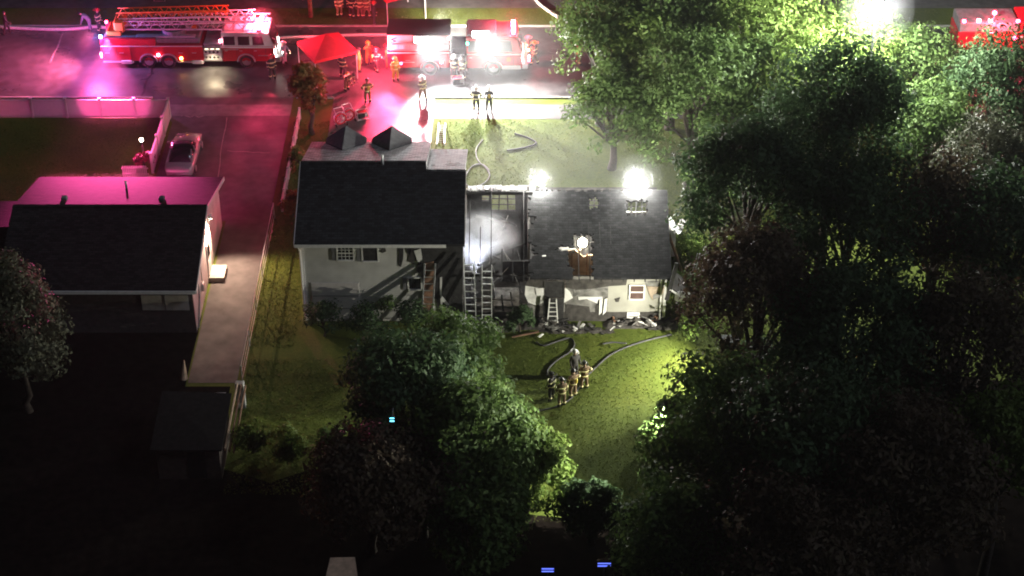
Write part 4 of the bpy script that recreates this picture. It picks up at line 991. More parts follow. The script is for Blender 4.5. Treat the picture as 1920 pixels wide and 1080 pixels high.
cab(LT, Lx(422), Lx(518), Wd, 2.55, 3)
for u in (283, 320): wheel(LT, Lx(u), .0, .5); wheel(LT, Lx(u), Wd-.36, .5); arch(LT, Lx(u), .6, -.02)
wheel(LT, Lx(465), .0, .5); wheel(LT, Lx(465), Wd-.36, .5); arch(LT, Lx(465), .6, -.02)
lightbar(LT, Lx(492), Wd, 2.7)
MB().cyl((Lx(330),Wd/2,2.15),(Lx(330),Wd/2,2.5),.8,20).build('turntable', m_grey, LT)
truss(10.0, 1.15, .62, 2.62, MB(), Lx(238), .7).build('ladder_section', m_alud, LT, )
truss(9.2, .92, .5, 2.85, MB(), Lx(232), .82, .34, .25).build('ladder_section', m_alu, LT)
truss(7.6, .74, .45, 3.3, MB(), Lx(228), .9, .3, .22).build('ladder_section', m_orange, LT)  # orange glow on the silver ladder put into this section's colour
MB().bev((Lx(222),.5,2.4),(Lx(242),2.0,3.3),.12).build('ladder_tip', m_orange, LT)
bx = MB().bev((Lx(208),.35,2.252),(Lx(236),2.1,2.6),.08).build('control_pedestal', m_orange, LT)
for (x, y, z, mt, nm) in ((0.05,.1,2.28,e_blue,'rear_beacon'),(-.04,.1,.95,e_pink,'tail_lamp'),(-.04,.1,.75,e_red,'tail_lamp'),(-.04,2.2,.85,e_red,'tail_lamp'),(.05,2.3,2.28,e_red,'rear_beacon'),(Lx(302),-.03,.95,e_pink,'side_marker'),(Lx(344),-.03,.7,e_amber,'side_marker'),(Lx(421)-.05,.0,2.0,e_pink,'side_marker'),(Lx(506),.1,2.68,e_pink,'front_beacon')):
    MB().bev((x-.08,y-.08,z),(x+.1,y+.1,z+.18),.03).build(nm, mt, LT)
# loose gear carried on the ladder truck deck
for k in range(4): MB().bar((Lx(262), .42+.1*k, 2.2), (Lx(372), .42+.1*k, 2.2), .06, .1).build('ground_ladder', m_alud, LT)
for k, (a, b, mt) in enumerate(((345,358,m_alud),(360,372,m_orange),(374,383,m_grey))): MB().bev((Lx(a),1.5,2.151),(Lx(b),2.1,2.45),.05).build('equipment_box', mt, LT)
for k in range(5): MB().bar((Lx(426+k*18), .3, 2.69), (Lx(426+k*18), Wd-.3, 2.69), .05, .03).build('roof_rib', m_chrome, LT)
MB().tube([(Lx(424),-.03,1.45),(Lx(452),-.03,1.45)], .025, 6).build('grab_rail', m_chrome, LT)
MB().tube([(Lx(488),-.03,1.0),(Lx(512),-.03,1.0)], .025, 6).build('grab_rail', m_chrome, LT)
# pumper
PU = thing('pumper_engine', 'red pumper engine with bright scene lights on its roof sides', 'fire truck', (-8.45, 111.0, 0))
Px = lambda u: (u-728)/27.4
MB().bev((0,.02,.55),(Px(843),Wd-.02,1.85),.03).build('rear_body', m_red, PU)
MB().bev((.05,.1,1.852),(Px(843),.24,3.0),.03).build('hose_bed_side', m_whitep, PU)
MB().bev((.05,Wd-.24,1.852),(Px(843),Wd-.1,3.0),.03).build('hose_bed_side', m_grey, PU)
MB().bev((.06,.25,1.852),(Px(842),Wd-.25,2.75),.03).build('hose_bed_cover', m_grey, PU)
MB().box((0.0,.08,3.003),(Px(843)+.1,Wd-.08,3.06)).build('bed_rim', m_dark, PU)
for (a, b) in (((.25,.09,2.45),(.62,.09,2.55)),((.62,.09,2.55),(.28,.09,2.68)),((.28,.09,2.68),(.66,.09,2.8))): MB().bar(a, b, .02, .06).build('side_mark', m_dark, PU)
MB().bar((0,-.005,1.72),(Px(843),-.005,1.72),.02,.09).build('side_stripe', m_whitep, PU)
MB().bar((0.4,-.005,1.0),(Px(800)-.8,-.005,1.0),.02,.05).build('side_stripe', m_whitep, PU)
for a, b in ((735,758),(759,782),(822,842)):
    d_ = MB().bev((Px(a)+.03,-.012,.68),(Px(b)-.03,.019,1.6),.015).build('locker_door', m_red, PU); MB().bar((Px(a)+.1,-.03,1.15),(Px(a)+.4,-.03,1.15),.03).build('handle', m_chrome, d_)
rk = MB(); x0_, x1_ = Px(738), Px(846)
rk.bar((x0_,-.06,1.95),(x1_,-.06,1.95),.05,.08).bar((x0_,-.06,2.4),(x1_,-.06,2.4),.05,.08)
for k in range(11): rk.bar((x0_+(x1_-x0_)*k/10,-.06,1.95),(x0_+(x1_-x0_)*k/10,-.06,2.4),.04)
rk.build('side_ladder', m_alud, PU)
MB().bev((Px(845),.1,.5),(Px(874),Wd-.1,1.3),.03).build('pump_panel', m_chrome, PU); MB().bev((Px(846),.5,1.303),(Px(873),Wd-.1,1.8),.05).build('pump_house', m_dark, PU)
pp = MB().bev((Px(847),.06,.62),(Px(872),.09,1.25),.01).build('gauge_panel', m_alud, PU)
for k in range(6): MB().cyl((Px(849)+(k%3)*.3,.03,.78+.3*(k//3)),(Px(849)+(k%3)*.3,.07,.78+.3*(k//3)),.07,10).build('gauge', m_dark, pp)
MB().bev((Px(845),-.15,.4),(Px(876),.12,.5),.02).build('pump_step', m_whitep, PU)
cab(PU, Px(875), Px(978), Wd, 2.75, 2, False)
MB().bev((Px(876),.12,2.872),(Px(930),Wd-.12,3.05),.04).build('raised_roof', m_grey, PU)
MB().prism([(Px(950),.005,1.05),(Px(957),.005,1.05),(Px(958),.005,1.32),(Px(953.5),.005,1.4),(Px(949),.005,1.32)], (0,.012,0)).build('door_emblem', m_orange, PU)
for u in (806, 925): wheel(PU, Px(u), .0, .53); wheel(PU, Px(u), Wd-.36, .53); arch(PU, Px(u), .63, -.02)
MB().bev((Px(940),-.03,.45),(Px(976),.05,.75),.03).build('step_plate', m_whitep, PU)
lightbar(PU, Px(962), Wd, 2.88)
for (a, b, z) in ((778,808,2.55),(885,918,2.9)):
    h = MB().bev((Px(a),-.12 if z<2.8 else .0,z-.06),(Px(b),.08 if z<2.8 else .11,z+.5),.03).build('scene_light', m_dark, PU)
    yy = -.125 if z<2.8 else -.005
    MB().bev((Px(a)+.06,yy-.02,z),(Px(b)-.06,yy+.004,z+.44),.01).build('lens', e_flood, h)
for (x, y, z, mt, nm) in ((Px(843),.1,2.7,e_pink,'side_marker'),(Px(877),-.02,2.35,e_green,'pump_lamp'),(Px(732),.0,2.2,e_pink,'rear_beacon'),(Px(753),-.05,.85,e_red,'side_marker'),(Px(828),-.05,.95,e_pink,'side_marker'),(Px(922),-.05,1.7,e_pink,'side_marker'),(Px(980)+.4,.1,1.3,e_pink,'front_beacon'),(Px(980)+.35,.2,1.75,e_amber,'front_beacon'),(Px(980)+.4,.2,.95,e_red,'front_beacon')):
    MB().bev((x-.07,y-.07,z),(x+.09,y+.07,z+.16),.03).build(nm, mt, PU)
# far engine behind the trees
fp = at(1790, 108, 0); FE = thing('far_fire_engine', 'red fire engine half hidden behind the trees at the far right', 'fire truck', (fp.x, fp.y, 0))
MB().bev((0,.02,.55),(4.2,Wd-.02,1.9),.04).build('rear_body', m_red, FE); MB().bev((.05,.1,1.903),(4.1,Wd-.1,2.6),.05).build('hose_bed', m_grey, FE)
cab(FE, 4.25, 7.4, Wd, 2.6, 2, False); MB().bev((0,-.02,.42),(4.2,.1,.58),.02).build('running_board', m_whitep, FE)
for x in (1.4, 5.9): wheel(FE, x, 0, .5); wheel(FE, x, Wd-.36, .5)
lightbar(FE, 6.6, Wd, 2.73)
for (x, z, mt) in ((.2,2.6,e_red),(1.2,2.65,e_pink),(2.0,2.65,e_pink),(3.9,2.6,e_red)): MB().bev((x,.1,z),(x+.25,.3,z+.2),.03).build('beacon', mt, FE)
lamp('red_beacon', 'POINT', FE.location+Vector((2.6,-.6,3.0)), 1500, (1,.05,.1), FE, .12); lamp('red_beacon', 'POINT', FE.location+Vector((6.8,.5,3.4)), 1300, (1,.05,.15), FE, .12)
for (u, v, lab) in ((1865, 24, 'red beacon lamp on a pole glowing at the top corner'), (1903, 72, 'red beacon lamp on a pole glowing at the edge beyond the far engine')):
    p = at(u, v, 3.2); t = thing('beacon_lamp', lab, 'lamp', (p.x, p.y, 0), 0, 'red beacons at the far corner'); MB().cyl((0,0,0),(0,0,3.1),.05,8).build('pole', m_grey, t); MB().sph((0,0,3.2),.16,10,7).build('lens', e_red, t, True)
# small porch roof seen through the trees
p = at(1745, 205, 2.5); PR = thing('porch', 'small porch with a dull red roof among the trees', 'porch', (p.x, p.y, 0))
MB().prism([(-1.1,-.6,2.3),(1.1,-.6,2.3),(1.0,.8,2.9),(-1.0,.8,2.9)], (0,0,.08)).build('roof', M('dull_red_roof', (.30,.05,.07), .8), PR); MB().box((-1.05,.75,2.9),(1.05,.9,3.05)).build('ridge', m_trim, PR)
for sx in (-1,1): MB().bev((sx*1.0-.06,-.5,0),(sx*1.0+.06,-.38,2.28),.01).build('post', m_trim, PR)
MB().box((-1.0,.6,0),(1.0,.75,2.5)).build('wall', m_siding2, PR)
# pale yard ground and pool deck glimpsed beyond the trees
sheet('patio', [(x.x, x.y) for x in (at(1735,300), at(1880,300), at(1880,235), at(1760,235))], .03, M('pale_patio', (.42,.40,.28), .8, var=.3))

# ------------------------------------------------------------------ lights on stands
def flood_stand(label, u, v, z, mat, r, energy, col, target=None, ang=150, name='scene_light_stand'):
    p = at(u, v, z); t = thing(name, label, 'work light', (p.x, p.y, 0), 0, 'portable scene lights')
    MB().cyl((0,0,.5),(0,0,z-.25),.03,8).build('pole', m_grey, t)
    for k in range(3):
        a = 2*pi*k/3+.4; MB().cyl((0,0,.8),(.6*cos(a),.6*sin(a),0),.022,6).build('leg', m_grey, t)
    MB().cyl((0,0,z-.3),(0,0,z-r*.85),.12,10).build('lamp_base', m_grey, t)
    MB().sph((0,0,z), r, 16, 10).build('lamp_globe', mat, t, True)
    return t, p
flood_stand('glowing balloon light raised over the ridge of the burned wing, nearer the picture window', 1012, 338, 5.9, e_white, .24, 0, (1,1,1))
flood_stand('glowing balloon light raised over the ridge of the burned wing, nearer the trees', 1195, 338, 5.9, e_white, .29, 0, (1,1,1))
flood_stand('warm work light standing inside the burned room under the roof hole', 1092, 455, 3.0, emis('lit_room_lamp', (1,.84,.58), 220), .24, 0, (1,.85,.6))
p = at(1645, 12, 12.0); MT = thing('light_mast', 'white lamp on a tall mast glaring above the trees at the top', 'light mast', (p.x, p.y, 0))
MB().tube([(0,0,0),(0,0,11.6)], [.12,.06], 8).build('mast', m_grey, MT); MB().bev((-.5,-.1,11.5),(.5,.1,11.6),.03).build('cross_head', m_grey, MT); MB().sph((0,0,12.0), .38, 16, 10).build('lamp_globe', emis('lit_mast_lamp', (.98,1,.92), 4000), MT, True)
# yard flood hidden by the trees at the lawn edge
yp = Vector((11.6, 77.3, 2.4)); YT = thing('flood_light_stand', 'floodlight stand hidden under the trees at the lawn edge, facing the house', 'work light', (yp.x, yp.y, 0), 0, 'portable scene lights')
MB().cyl((0,0,.4),(0,0,2.2),.03,8).build('pole', m_grey, YT)
for k in range(3): a_ = 2*pi*k/3+.4; MB().cyl((0,0,.8),(.6*cos(a_),.6*sin(a_),0),.022,6).build('leg', m_grey, YT)
MB().bev((-.12,-.3,2.2),(.12,.3,2.6),.03).build('housing', m_dark, YT); MB().box((-.135,-.26,2.24),(-.121,.26,2.56)).build('lens', emis('lit_yard_lamp', (1,.97,.84), 200), YT)
MB().box((-.62,-.34,2.62),(.12,.34,2.64)).build('hood', m_dark, YT); MB().box((-.62,-.34,2.18),(.12,-.32,2.619)).build('barn_door', m_dark, YT)
lamp('yard_flood', 'SPOT', yp+Vector((-.2,0,0)), 7000, (1,.97,.80), YT, .05, (2.0, 74.5, 1.5), 165, .5)
lp = Vector((7.6, 66.6, 6.9)); PL = thing('added_clump_lamp', 'unseen lamp added on a pole by the near green trees to brighten the clump across the lawn', 'lamp', (lp.x, lp.y, 0))  # unseen pole lamp added to brighten the near clump
MB().tube([(0,0,0),(0,0,6.6)], [.07,.05], 8).build('pole', m_grey, PL); MB().bev((-.1,-.12,6.6),(.14,.12,6.85),.04).build('housing', m_dark, PL); MB().box((-.115,-.1,6.63),(-.101,.1,6.82)).build('lens', emis('added_pole_lamp', (1,.98,.88), 80), PL)
MB().box((-.55,-.2,6.87),(.14,.2,6.89)).build('hood', m_dark, PL); MB().box((-.55,-.2,6.5),(.14,-.185,6.869)).build('barn_door', m_dark, PL)
lamp('added_pole_flood', 'SPOT', lp+Vector((-.2,0,-.1)), 11000, (1,.98,.86), PL, .05, (-3.0, 64.0, 2.5), 104, .6)
p = at(889, 527, 1.2); TL = thing('hand_lamp', 'bright hand lamp lighting the lilac white plaster between the ladders', 'lamp', (p.x, p.y, 0))
MB().cyl((0,0,FL),(0,0,1.1),.03,8).build('stand', m_grey, TL); MB().bev((-.1,-.08,1.1),(.1,.1,1.28),.03).build('housing', m_dark, TL); MB().sph((0,-.02,1.36),.09,10,7).build('lens', emis('lit_hand_lamp', (.85,.88,1), 60), TL, True)
lamp('hand_lamp_beam', 'SPOT', (p.x-.1, p.y+.2, 1.5), 800, (.85,.88,1), TL, .05, tuple(at(895,445,3.6)), 100, .9)
# truck lamps
plx = PU.location
lamp('scene_flood', 'SPOT', plx+Vector((Px(793),-.3,2.8)), 25000, (1,.97,.97), PU, .2, (2.5, 98, 0), 110, .9)
lamp('scene_flood', 'SPOT', plx+Vector((Px(902),-.25,3.1)), 26000, (1,1,.93), PU, .2, (6.0, 97, 0), 115, .9)
hh = MB().bev((Px(800),Wd+.0,2.5),(Px(830),Wd+.12,2.95),.03).build('scene_light', m_dark, PU); MB().bev((Px(802),Wd+.1,2.54),(Px(828),Wd+.13,2.9),.01).build('lens', e_flood, hh)
lamp('scene_flood', 'SPOT', plx+Vector((Px(815),Wd+.35,2.8)), 15000, (1,.95,.8), PU, .15, (0.5, 122, 0), 130, .9)
llx = LT.location
lamp('red_beam', 'SPOT', llx+Vector((Lx(492),-.3,3.0)), 4200, (1,.06,.18), LT, .15, (-15.2, 99, 0), 46, 1.)
lamp('red_beam', 'SPOT', llx+Vector((.6,-.35,2.5)), 200000, (1,.085,.36), LT, .1, (-23.2, 90, -.7), 42, 1.)
lamp('red_beam', 'SPOT', llx+Vector((-.4,.5,2.4)), 11000, (1,.13,.28), LT, .1, (-38, 110, 0), 110, .8)
lamp('red_beacon', 'POINT', llx+Vector((Lx(492),Wd/2,3.5)), 2600, (1,.06,.12), LT, .15)
lamp('red_beacon', 'POINT', llx+Vector((-.8,-.3,2.2)), 1300, (1,.05,.25), LT, .1)
lamp('blue_beacon', 'POINT', llx+Vector((-.3,-.2,2.5)), 900, (.15,.25,1), LT, .1)
lamp('panel_glow', 'SPOT', llx+Vector((Lx(404),-.35,1.6)), 350, (1,.8,.5), LT, .1, llx+Vector((Lx(404),-.9,0)), 110, .6)
lamp('headlight_beam', 'SPOT', llx+Vector((Lx(518)+.5,.3,1.1)), 600, (1,.85,.6), LT, .1, llx+Vector((Lx(518)+5,0,0)), 80, .6)
lamp('red_beacon', 'POINT', plx+Vector((Px(962),Wd/2,3.6)), 1500, (1,.05,.1), PU, .12)
lamp('red_beacon', 'POINT', plx+Vector((-.5,-.4,2.2)), 2600, (1,.06,.12), PU, .12)
lamp('red_beam', 'SPOT', plx+Vector((Px(735),-.3,2.4)), 9000, (1,.04,.12), PU, .1, (-9.5, 100, 0), 80, .8)
lamp('neighbour_flood', 'SPOT', Vector((NX1+.45, fy-.2, 2.9)), 2100, (1,.66,.46), N, .06, (-15.8, 84, 0), 150, .5)

# ------------------------------------------------------------------ firefighters
def skin_body(J, E, name):
    """J: joint -> (pos, radius); E: edges; the surface grows round the skeleton"""
    names = list(J); me = bpy.data.meshes.new(name)
    me.from_pydata([J[k][0] for k in names], [(names.index(a), names.index(b)) for a, b in E], [])
    o = bpy.data.objects.new(name, me); COL.objects.link(o)
    sk = o.modifiers.new('skin', 'SKIN'); sk.use_smooth_shade = True
    lay = me.skin_vertices[0] if me.skin_vertices else None
    if lay is None:
        bm = bmesh.new(); bm.from_mesh(me); bm.verts.layers.skin.verify(); bm.to_mesh(me); bm.free(); lay = me.skin_vertices[0]
    for i, k in enumerate(names):
        r = J[k][1]; lay.data[i].radius = r if isinstance(r, tuple) else (r, r); lay.data[i].use_root = (k == 'pelvis')
    o.modifiers.new('sub', 'SUBSURF').levels = 1
    dg = bpy.context.evaluated_depsgraph_get(); dg.update()
    nm = bpy.data.meshes.new_from_object(o.evaluated_get(dg)); bpy.data.objects.remove(o); bpy.data.meshes.remove(me)
    return nm
def pose(kind):
    P = {'pelvis': ((0,0,.95),.17), 'waist': ((0,0,1.12),.165), 'chest': ((0,0,1.34),.185), 'collar': ((0,0,1.48),.10), 'neck': ((0,-.01,1.54),.062), 'head': ((0,-.02,1.64),.092), 'crown': ((0,-.01,1.74),.085)}
    sh = {'stand': ((.27,.03,1.18),(.27,-.1,.95)), 'hips': ((.40,.06,1.22),(.22,-.12,1.05)), 'stride': ((.27,.12,1.18),(.25,-.02,.97)), 'work': ((.26,-.16,1.2),(.17,-.40,1.12)), 'bend': ((.24,-.45,1.0),(.17,-.55,.72))}[kind]
    for s, n in ((1,'l'),(-1,'r')):
        e, w = sh
        if kind == 'stride' and s < 0: e, w = (.27,-.06,1.18), (.24,-.28,1.0)
        P['sho'+n] = ((s*.19,0,1.43),.10); P['elb'+n] = ((s*e[0],e[1],e[2]),.075); P['wri'+n] = ((s*w[0],w[1],w[2]),.052); P['palm'+n] = ((s*w[0],w[1]-.05,w[2]-.07),.042)
        st = 0
        if kind == 'stride': st = -.2*s
        P['hip'+n] = ((s*.11,0,.88),.13); P['kne'+n] = ((s*.14,st*.6-.02,.5),.095); P['ank'+n] = ((s*.15,st+.03,.1),.075); P['toe'+n] = ((s*.17,st-.14,.06),.06)
    if kind == 'bend':
        for k in ('waist','chest','collar','neck','head','crown','shol','shor'):
            (x,y,z), r = P[k]; dz = z-.95; a = radians(55); P[k] = ((x, y*cos(a)-dz*sin(a), .95+dz*cos(a)+y*-sin(a)), r)
    return P
EDG = [('pelvis','waist'),('waist','chest'),('chest','collar'),('collar','neck'),('neck','head'),('head','crown')]
for n in 'lr': EDG += [('chest','sho'+n),('sho'+n,'elb'+n),('elb'+n,'wri'+n),('wri'+n,'palm'+n),('pelvis','hip'+n),('hip'+n,'kne'+n),('kne'+n,'ank'+n),('ank'+n,'toe'+n)]
m_coat = M('tan_turnout_coat', (.17,.115,.065), .8, var=.25, scale=8)
m_coatb = M('black_turnout_coat', (.035,.033,.032), .8, var=.3, scale=8)
m_hiv = M('orange_vest', (.8,.25,.04), .7, var=.1); m_shirt = M('grey_shirt', (.30,.33,.40), .8, var=.15)
m_yel = M('yellow_jacket', (.62,.48,.08), .7, var=.15)
m_stripe = M('reflective_stripe', (.85,.80,.42), .45, var=0); m_boot = M('black_boot', (.02,.02,.02), .6)
m_helk = M('black_helmet', (.03,.03,.03), .4, var=.1); m_helw = M('white_helmet', (.75,.73,.7), .35, var=.05); m_hely = M('yellow_helmet', (.7,.5,.06), .35, var=.05); m_helr = M('red_helmet', (.55,.04,.04), .35, var=.05)
BODY = {}
def proto(kind, coat):
    key = (kind, coat.name)
    if key in BODY: return BODY[key]
    P = pose(kind); me = skin_body(P, EDG, 'firefighter_body')
    me.materials.clear(); me.materials.append(coat); me.materials.append(m_skin); me.materials.append(m_boot)
    hd = Vector(P['head'][0]); mid = (hd+Vector(P['crown'][0]))/2
    for f in me.polygons:
        if (f.center-mid).length < .17: f.material_index = 1
        elif f.center.z < .22: f.material_index = 2
    BODY[key] = (me, P); return BODY[key]
PARTS = {}
def shared(key, fn):
    if key not in PARTS:
        o = fn(); PARTS[key] = o.data; bpy.data.objects.remove(o)
    return PARTS[key]
def put(name, mesh, parent, loc=(0,0,0), mat=None):
    o = bpy.data.objects.new(name, mesh); COL.objects.link(o); o.parent = parent; o.location = loc; return o
def mk_helmet(mat):
    mb = MB().sph((0,0,0), .135, 12, 8, (1,1.1,.95), 0.0)
    mb.tube([(.2*cos(a)*.85, .2*sin(a)*1.15+.03*(1+sin(a)), -.005) for a in np.linspace(0, 2*pi, 15)], .022, 4)
    mb.bar((0,-.15,0),(0,-.1,.12),.09,.02); mb.bar((0,-.13,.13),(0,.13,.13),.02,.025)
    return mb.build('helmet', mat)
def ring_at(P, a, b, t, r):
    A = Vector(P[a][0]); B = Vector(P[b][0]); c = A.lerp(B, t); d = (B-A).normalized()
    return c-d*.028, c+d*.028, r
BANDS = (('waist','chest',.75,.222),('pelvis','waist',.1,.205),('shol','elbl',.62,.098),('shor','elbr',.62,.098),('elbl','wril',.75,.072),('elbr','wrir',.75,.072),('knel','ankl',.62,.098),('kner','ankr',.62,.098))
def mk_stripe(P, band):
    p, q, r = ring_at(P, *band); return MB().cyl(p, q, r, 12).build('reflective_stripe', m_stripe)
def mk_hand(P, n):
    w = Vector(P['wri'+n][0]); p = Vector(P['palm'+n][0]); d = (p-w).normalized(); s = 1 if n == 'l' else -1
    side = d.cross(Vector((s,0,0))).normalized(); mb = MB()
    for k, L in enumerate((.07,.082,.078,.06)):
        b = p+side*(-.03+.02*k)+d*.03; m1 = b+d*L*.55+Vector((-s*.006,0,0)); mb.tube([b, m1, m1+d*L*.35+Vector((-s*.025,0,0))], [.0105,.0095,.007], 5)
    b = p+side*-.035-d*.015; mb.tube([b, b+d*.035-side*.025, b+d*.07-side*.028+Vector((-s*.012,0,0))], [.012,.011,.008], 5)
    return mb.build('fingers', m_skin)
def mk_face(P):
    h = Vector(P['head'][0]); mb = MB()
    mb.prism([h+Vector((-.014,-.085,-.02)), h+Vector((.014,-.085,-.02)), h+Vector((0,-.09,.03))], (0,-.028,0))
    mb.mi = 1
    for s in (-1,1): mb.sph(tuple(h+Vector((s*.034,-.083,.03))), .013, 6, 4)
    mb.bar(h+Vector((-.028,-.086,-.045)), h+Vector((.028,-.086,-.045)), .012, .012)
    mb.mi = 0
    for s in (-1,1): mb.sph(tuple(h+Vector((s*.094,0,.01))), .028, 6, 4, (.4,.7,1))
    return mb.build('face', [m_skin, m_boot])
def mk_tank(P):
    c = Vector(P['chest'][0]); w = Vector(P['waist'][0]); ax = (c-w).normalized(); back = Vector((0,1,0)) - ax*ax.y; back.normalize()
    mb = MB(); a = w+back*.26; b = c+back*.27; mb.tube([a-ax*.02, a+ax*.05, b, b+ax*.06], [.045,.085,.085,.04], 10); return mb.build('air_tank', m_yel)
def person(u, v, kind, coat, helm, rz, label, stripes=True, tank=False, s=1.0, loc=None):
    me, P = proto(kind, coat); q = loc or at(u, v, 0)
    t = thing('person', label, 'person', q, radians(rz), 'people at the fire'); t.scale = (s, s, s)
    put('body', me, t)
    k = kind
    if helm:
        h = put('helmet', shared(('h', helm.name), lambda: mk_helmet(helm)), t, Vector(P['crown'][0])+Vector((0,0,.0)))
        if kind == 'bend': h.rotation_euler = (radians(50),0,0)
    else:
        cr_ = Vector(P['crown'][0]); put('hair', shared(('hair',), lambda: MB().sph((0,0,0),.108,10,7,(1,1.08,1),-.15).build('hair', m_boot)), t, cr_+Vector((0,.015,-.01)))
    if stripes:
        for i in range(len(BANDS)): put('reflective_stripe', shared(('s', k, i), lambda: mk_stripe(P, BANDS[i])), t)
    for n in 'lr': put('fingers', shared(('f', k, n), lambda: mk_hand(P, n)), t)
    put('face', shared(('face', k), lambda: mk_face(P)), t)
    if tank: put('air_tank', shared(('t', k), lambda: mk_tank(P)), t)
    return t
PE = [
 (893, 208, 'hips', m_coatb, m_helw, 170, 'firefighter in dark gear and pale helmet on the sidewalk, nearer the roof ladder', True, False),
 (917, 208, 'stand', m_coatb, m_helw, 185, 'firefighter in dark coat on the sidewalk, nearer the trees', False, True),
 (793, 188, 'stride', m_coat, m_helw, 30, 'person walking on the road in front of the pumper rear wheel', True, False),
 (690, 193, 'hips', m_coat, m_helk, 200, 'firefighter with striped coat and hands on hips at the top of the house driveway', True, True),
 (650, 170, 'bend', m_coat, m_helk, 60, 'firefighter stooping beside the orange lit small tree', True, True),
 (643, 146, 'stand', m_coatb, m_helk, 150, 'firefighter in black under the front of the red canopy', True, False),
 (674, 134, 'stand', m_yel, m_helk, 90, 'person in yellow jacket standing beside the red canopy leg', False, False),
 (692, 122, 'work', m_hiv, m_hely, 200, 'person in bright orange vest behind the yellow jacketed one', False, False),
 (706, 135, 'work', m_coatb, m_helr, 110, 'firefighter reaching toward the rear of the pumper', True, True),
 (728, 128, 'stand', m_hiv, m_helr, 250, 'person in orange vest touching the pumper tail', False, False),
 (742, 152, 'stand', m_yel, m_hely, 20, 'firefighter in yellow gear standing by the pumper rear corner', True, False),
 (852, 148, 'work', m_coatb, m_helw, 180, 'firefighter working the pump panel, nearer the rear body', True, False),
 (867, 150, 'work', m_coatb, m_helk, 170, 'firefighter working the pump panel, nearer the cab', True, False),
 (990, 112, 'stand', m_coat, m_helw, 270, 'firefighter in tan gear standing at the pumper front bumper', True, False),
 (1002, 122, 'stride', m_coat, m_hely, 250, 'firefighter stepping out past the pumper front bumper', True, False),
 (511, 148, 'stand', m_coatb, m_helr, 20, 'firefighter standing before the cab of the ladder truck', True, False),
 (534, 122, 'work', m_shirt, m_helw, 60, 'person in pale shirt behind the ladder truck bumper', False, False),
 (14, 64, 'stride', m_coatb, None, 100, 'bareheaded person in dark clothes stepping over the hose at the far left', False, False),
 (170, 58, 'bend', m_shirt, None, 270, 'person bending down over the hose behind the ladder truck', False, False),
 (187, 60, 'stand', m_coatb, m_helr, 80, 'firefighter standing beside the bending person behind the ladder truck', True, False),
 (637, 32, 'stand', m_coat, m_helk, 20, 'firefighter on the far lawn beside the utility pole, first of the knot', True, False),
 (660, 34, 'hips', m_coatb, m_helk, 330, 'firefighter in black in the middle of the far lawn knot', True, False),
 (676, 34, 'stand', m_coat, m_helr, 0, 'firefighter in tan third in the far lawn knot', True, True),
 (688, 34, 'stride', m_coat, m_helk, 40, 'firefighter at the canopy side of the far lawn knot', True, False),
 (702, 46, 'stand', m_coatb, m_helr, 90, 'lone firefighter at the far kerb behind the pumper tail', False, False),
 (1085, 122, 'stand', m_coat, m_helr, 120, 'firefighter half hidden by leaves on the road beyond the pumper front', True, False),
 (1034, 750, 'stand', m_coatb, m_helk, 240, 'firefighter farthest from the wood in the back lawn group, half in shadow', True, False),
 (1053, 762, 'stand', m_coat, m_helk, 200, 'firefighter lowest in the back lawn group, next to the dark hose', True, False),
 (1074, 745, 'hips', m_coat, m_helk, 215, 'firefighter in the middle of the back lawn group', True, True),
 (1095, 730, 'hips', m_coat, m_helk, 195, 'firefighter with broad yellow stripes across his back nearest the wood', True, False),
 (1077, 708, 'stand', m_coatb, m_helw, 30, 'white helmeted firefighter standing behind the back lawn group', False, False),
]
for a in PE: person(*a)

# equipment on the drive
def fan(u, v, label):
    t = thing('ventilation_fan', label, 'fan', at(u, v, 0), radians(25))
    pts = [(.36*cos(a), 0, .48+.36*sin(a)) for a in np.linspace(0, 2*pi, 19)]
    MB().tube(pts, .05, 6).build('shroud', m_red, t); MB().tube([(x*1.12,.22,(z-.48)*1.12+.48) for x,y,z in pts], .03, 5).build('guard_ring', m_chrome, t)
    for k in range(5):
        a = 2*pi*k/5; MB().prism([(.05*cos(a),.06,.48+.05*sin(a)),(.32*cos(a-.2),.03,.48+.32*sin(a-.2)),(.32*cos(a+.25),.12,.48+.32*sin(a+.25))], (0,.015,0)).build('blade', m_alud, t)
    for sx in (-1,1): MB().tube([(sx*.34,.3,.06),(sx*.34,.1,.1),(sx*.36,0,.48)], .03, 6).build('leg', m_chrome, t); MB().cyl((sx*.34,-.12,.1),(sx*.40,-.12,.1),.1,12).build('wheel', m_dark, t)
    MB().tube([(-.3,.05,.8),(-.3,.5,1.05),(.3,.5,1.05),(.3,.05,.8)], .025, 6).build('handle', m_chrome, t)
fan(640, 235, 'red round ventilation fan on the house driveway')
fan(655, 228, 'second red ventilation fan, nearer the sidewalk on the driveway')
def kit(u, v, label, rz):
    t = thing('generator', label, 'generator', at(u, v, 0), radians(rz))
    fr_ = MB()
    for x in (-.4,.4):
        for y in (-.25,.25): fr_.cyl((x,y,0),(x,y,.55),.022,6)
    for z in (.05,.55):
        for y in (-.25,.25): fr_.cyl((-.4,y,z),(.4,y,z),.022,6)
        for x in (-.4,.4): fr_.cyl((x,-.25,z),(x,.25,z),.022,6)
    fr_.build('frame', m_chrome, t); MB().bev((-.32,-.2,.1),(.15,.2,.42),.05).build('engine', m_dark, t); MB().cyl((.12,0,.26),(.36,0,.26),.16,12).build('alternator', m_alud, t); MB().bev((-.3,-.18,.43),(.3,.18,.53),.04).build('fuel_tank', m_red, t)
kit(680, 222, 'small framed generator on the driveway beside the fans', 20)
kit(858, 158, 'small framed generator standing before the pump panel', 10)
kit(300, 0, 'dark framed pump unit on the far lawn at the top edge', 0)

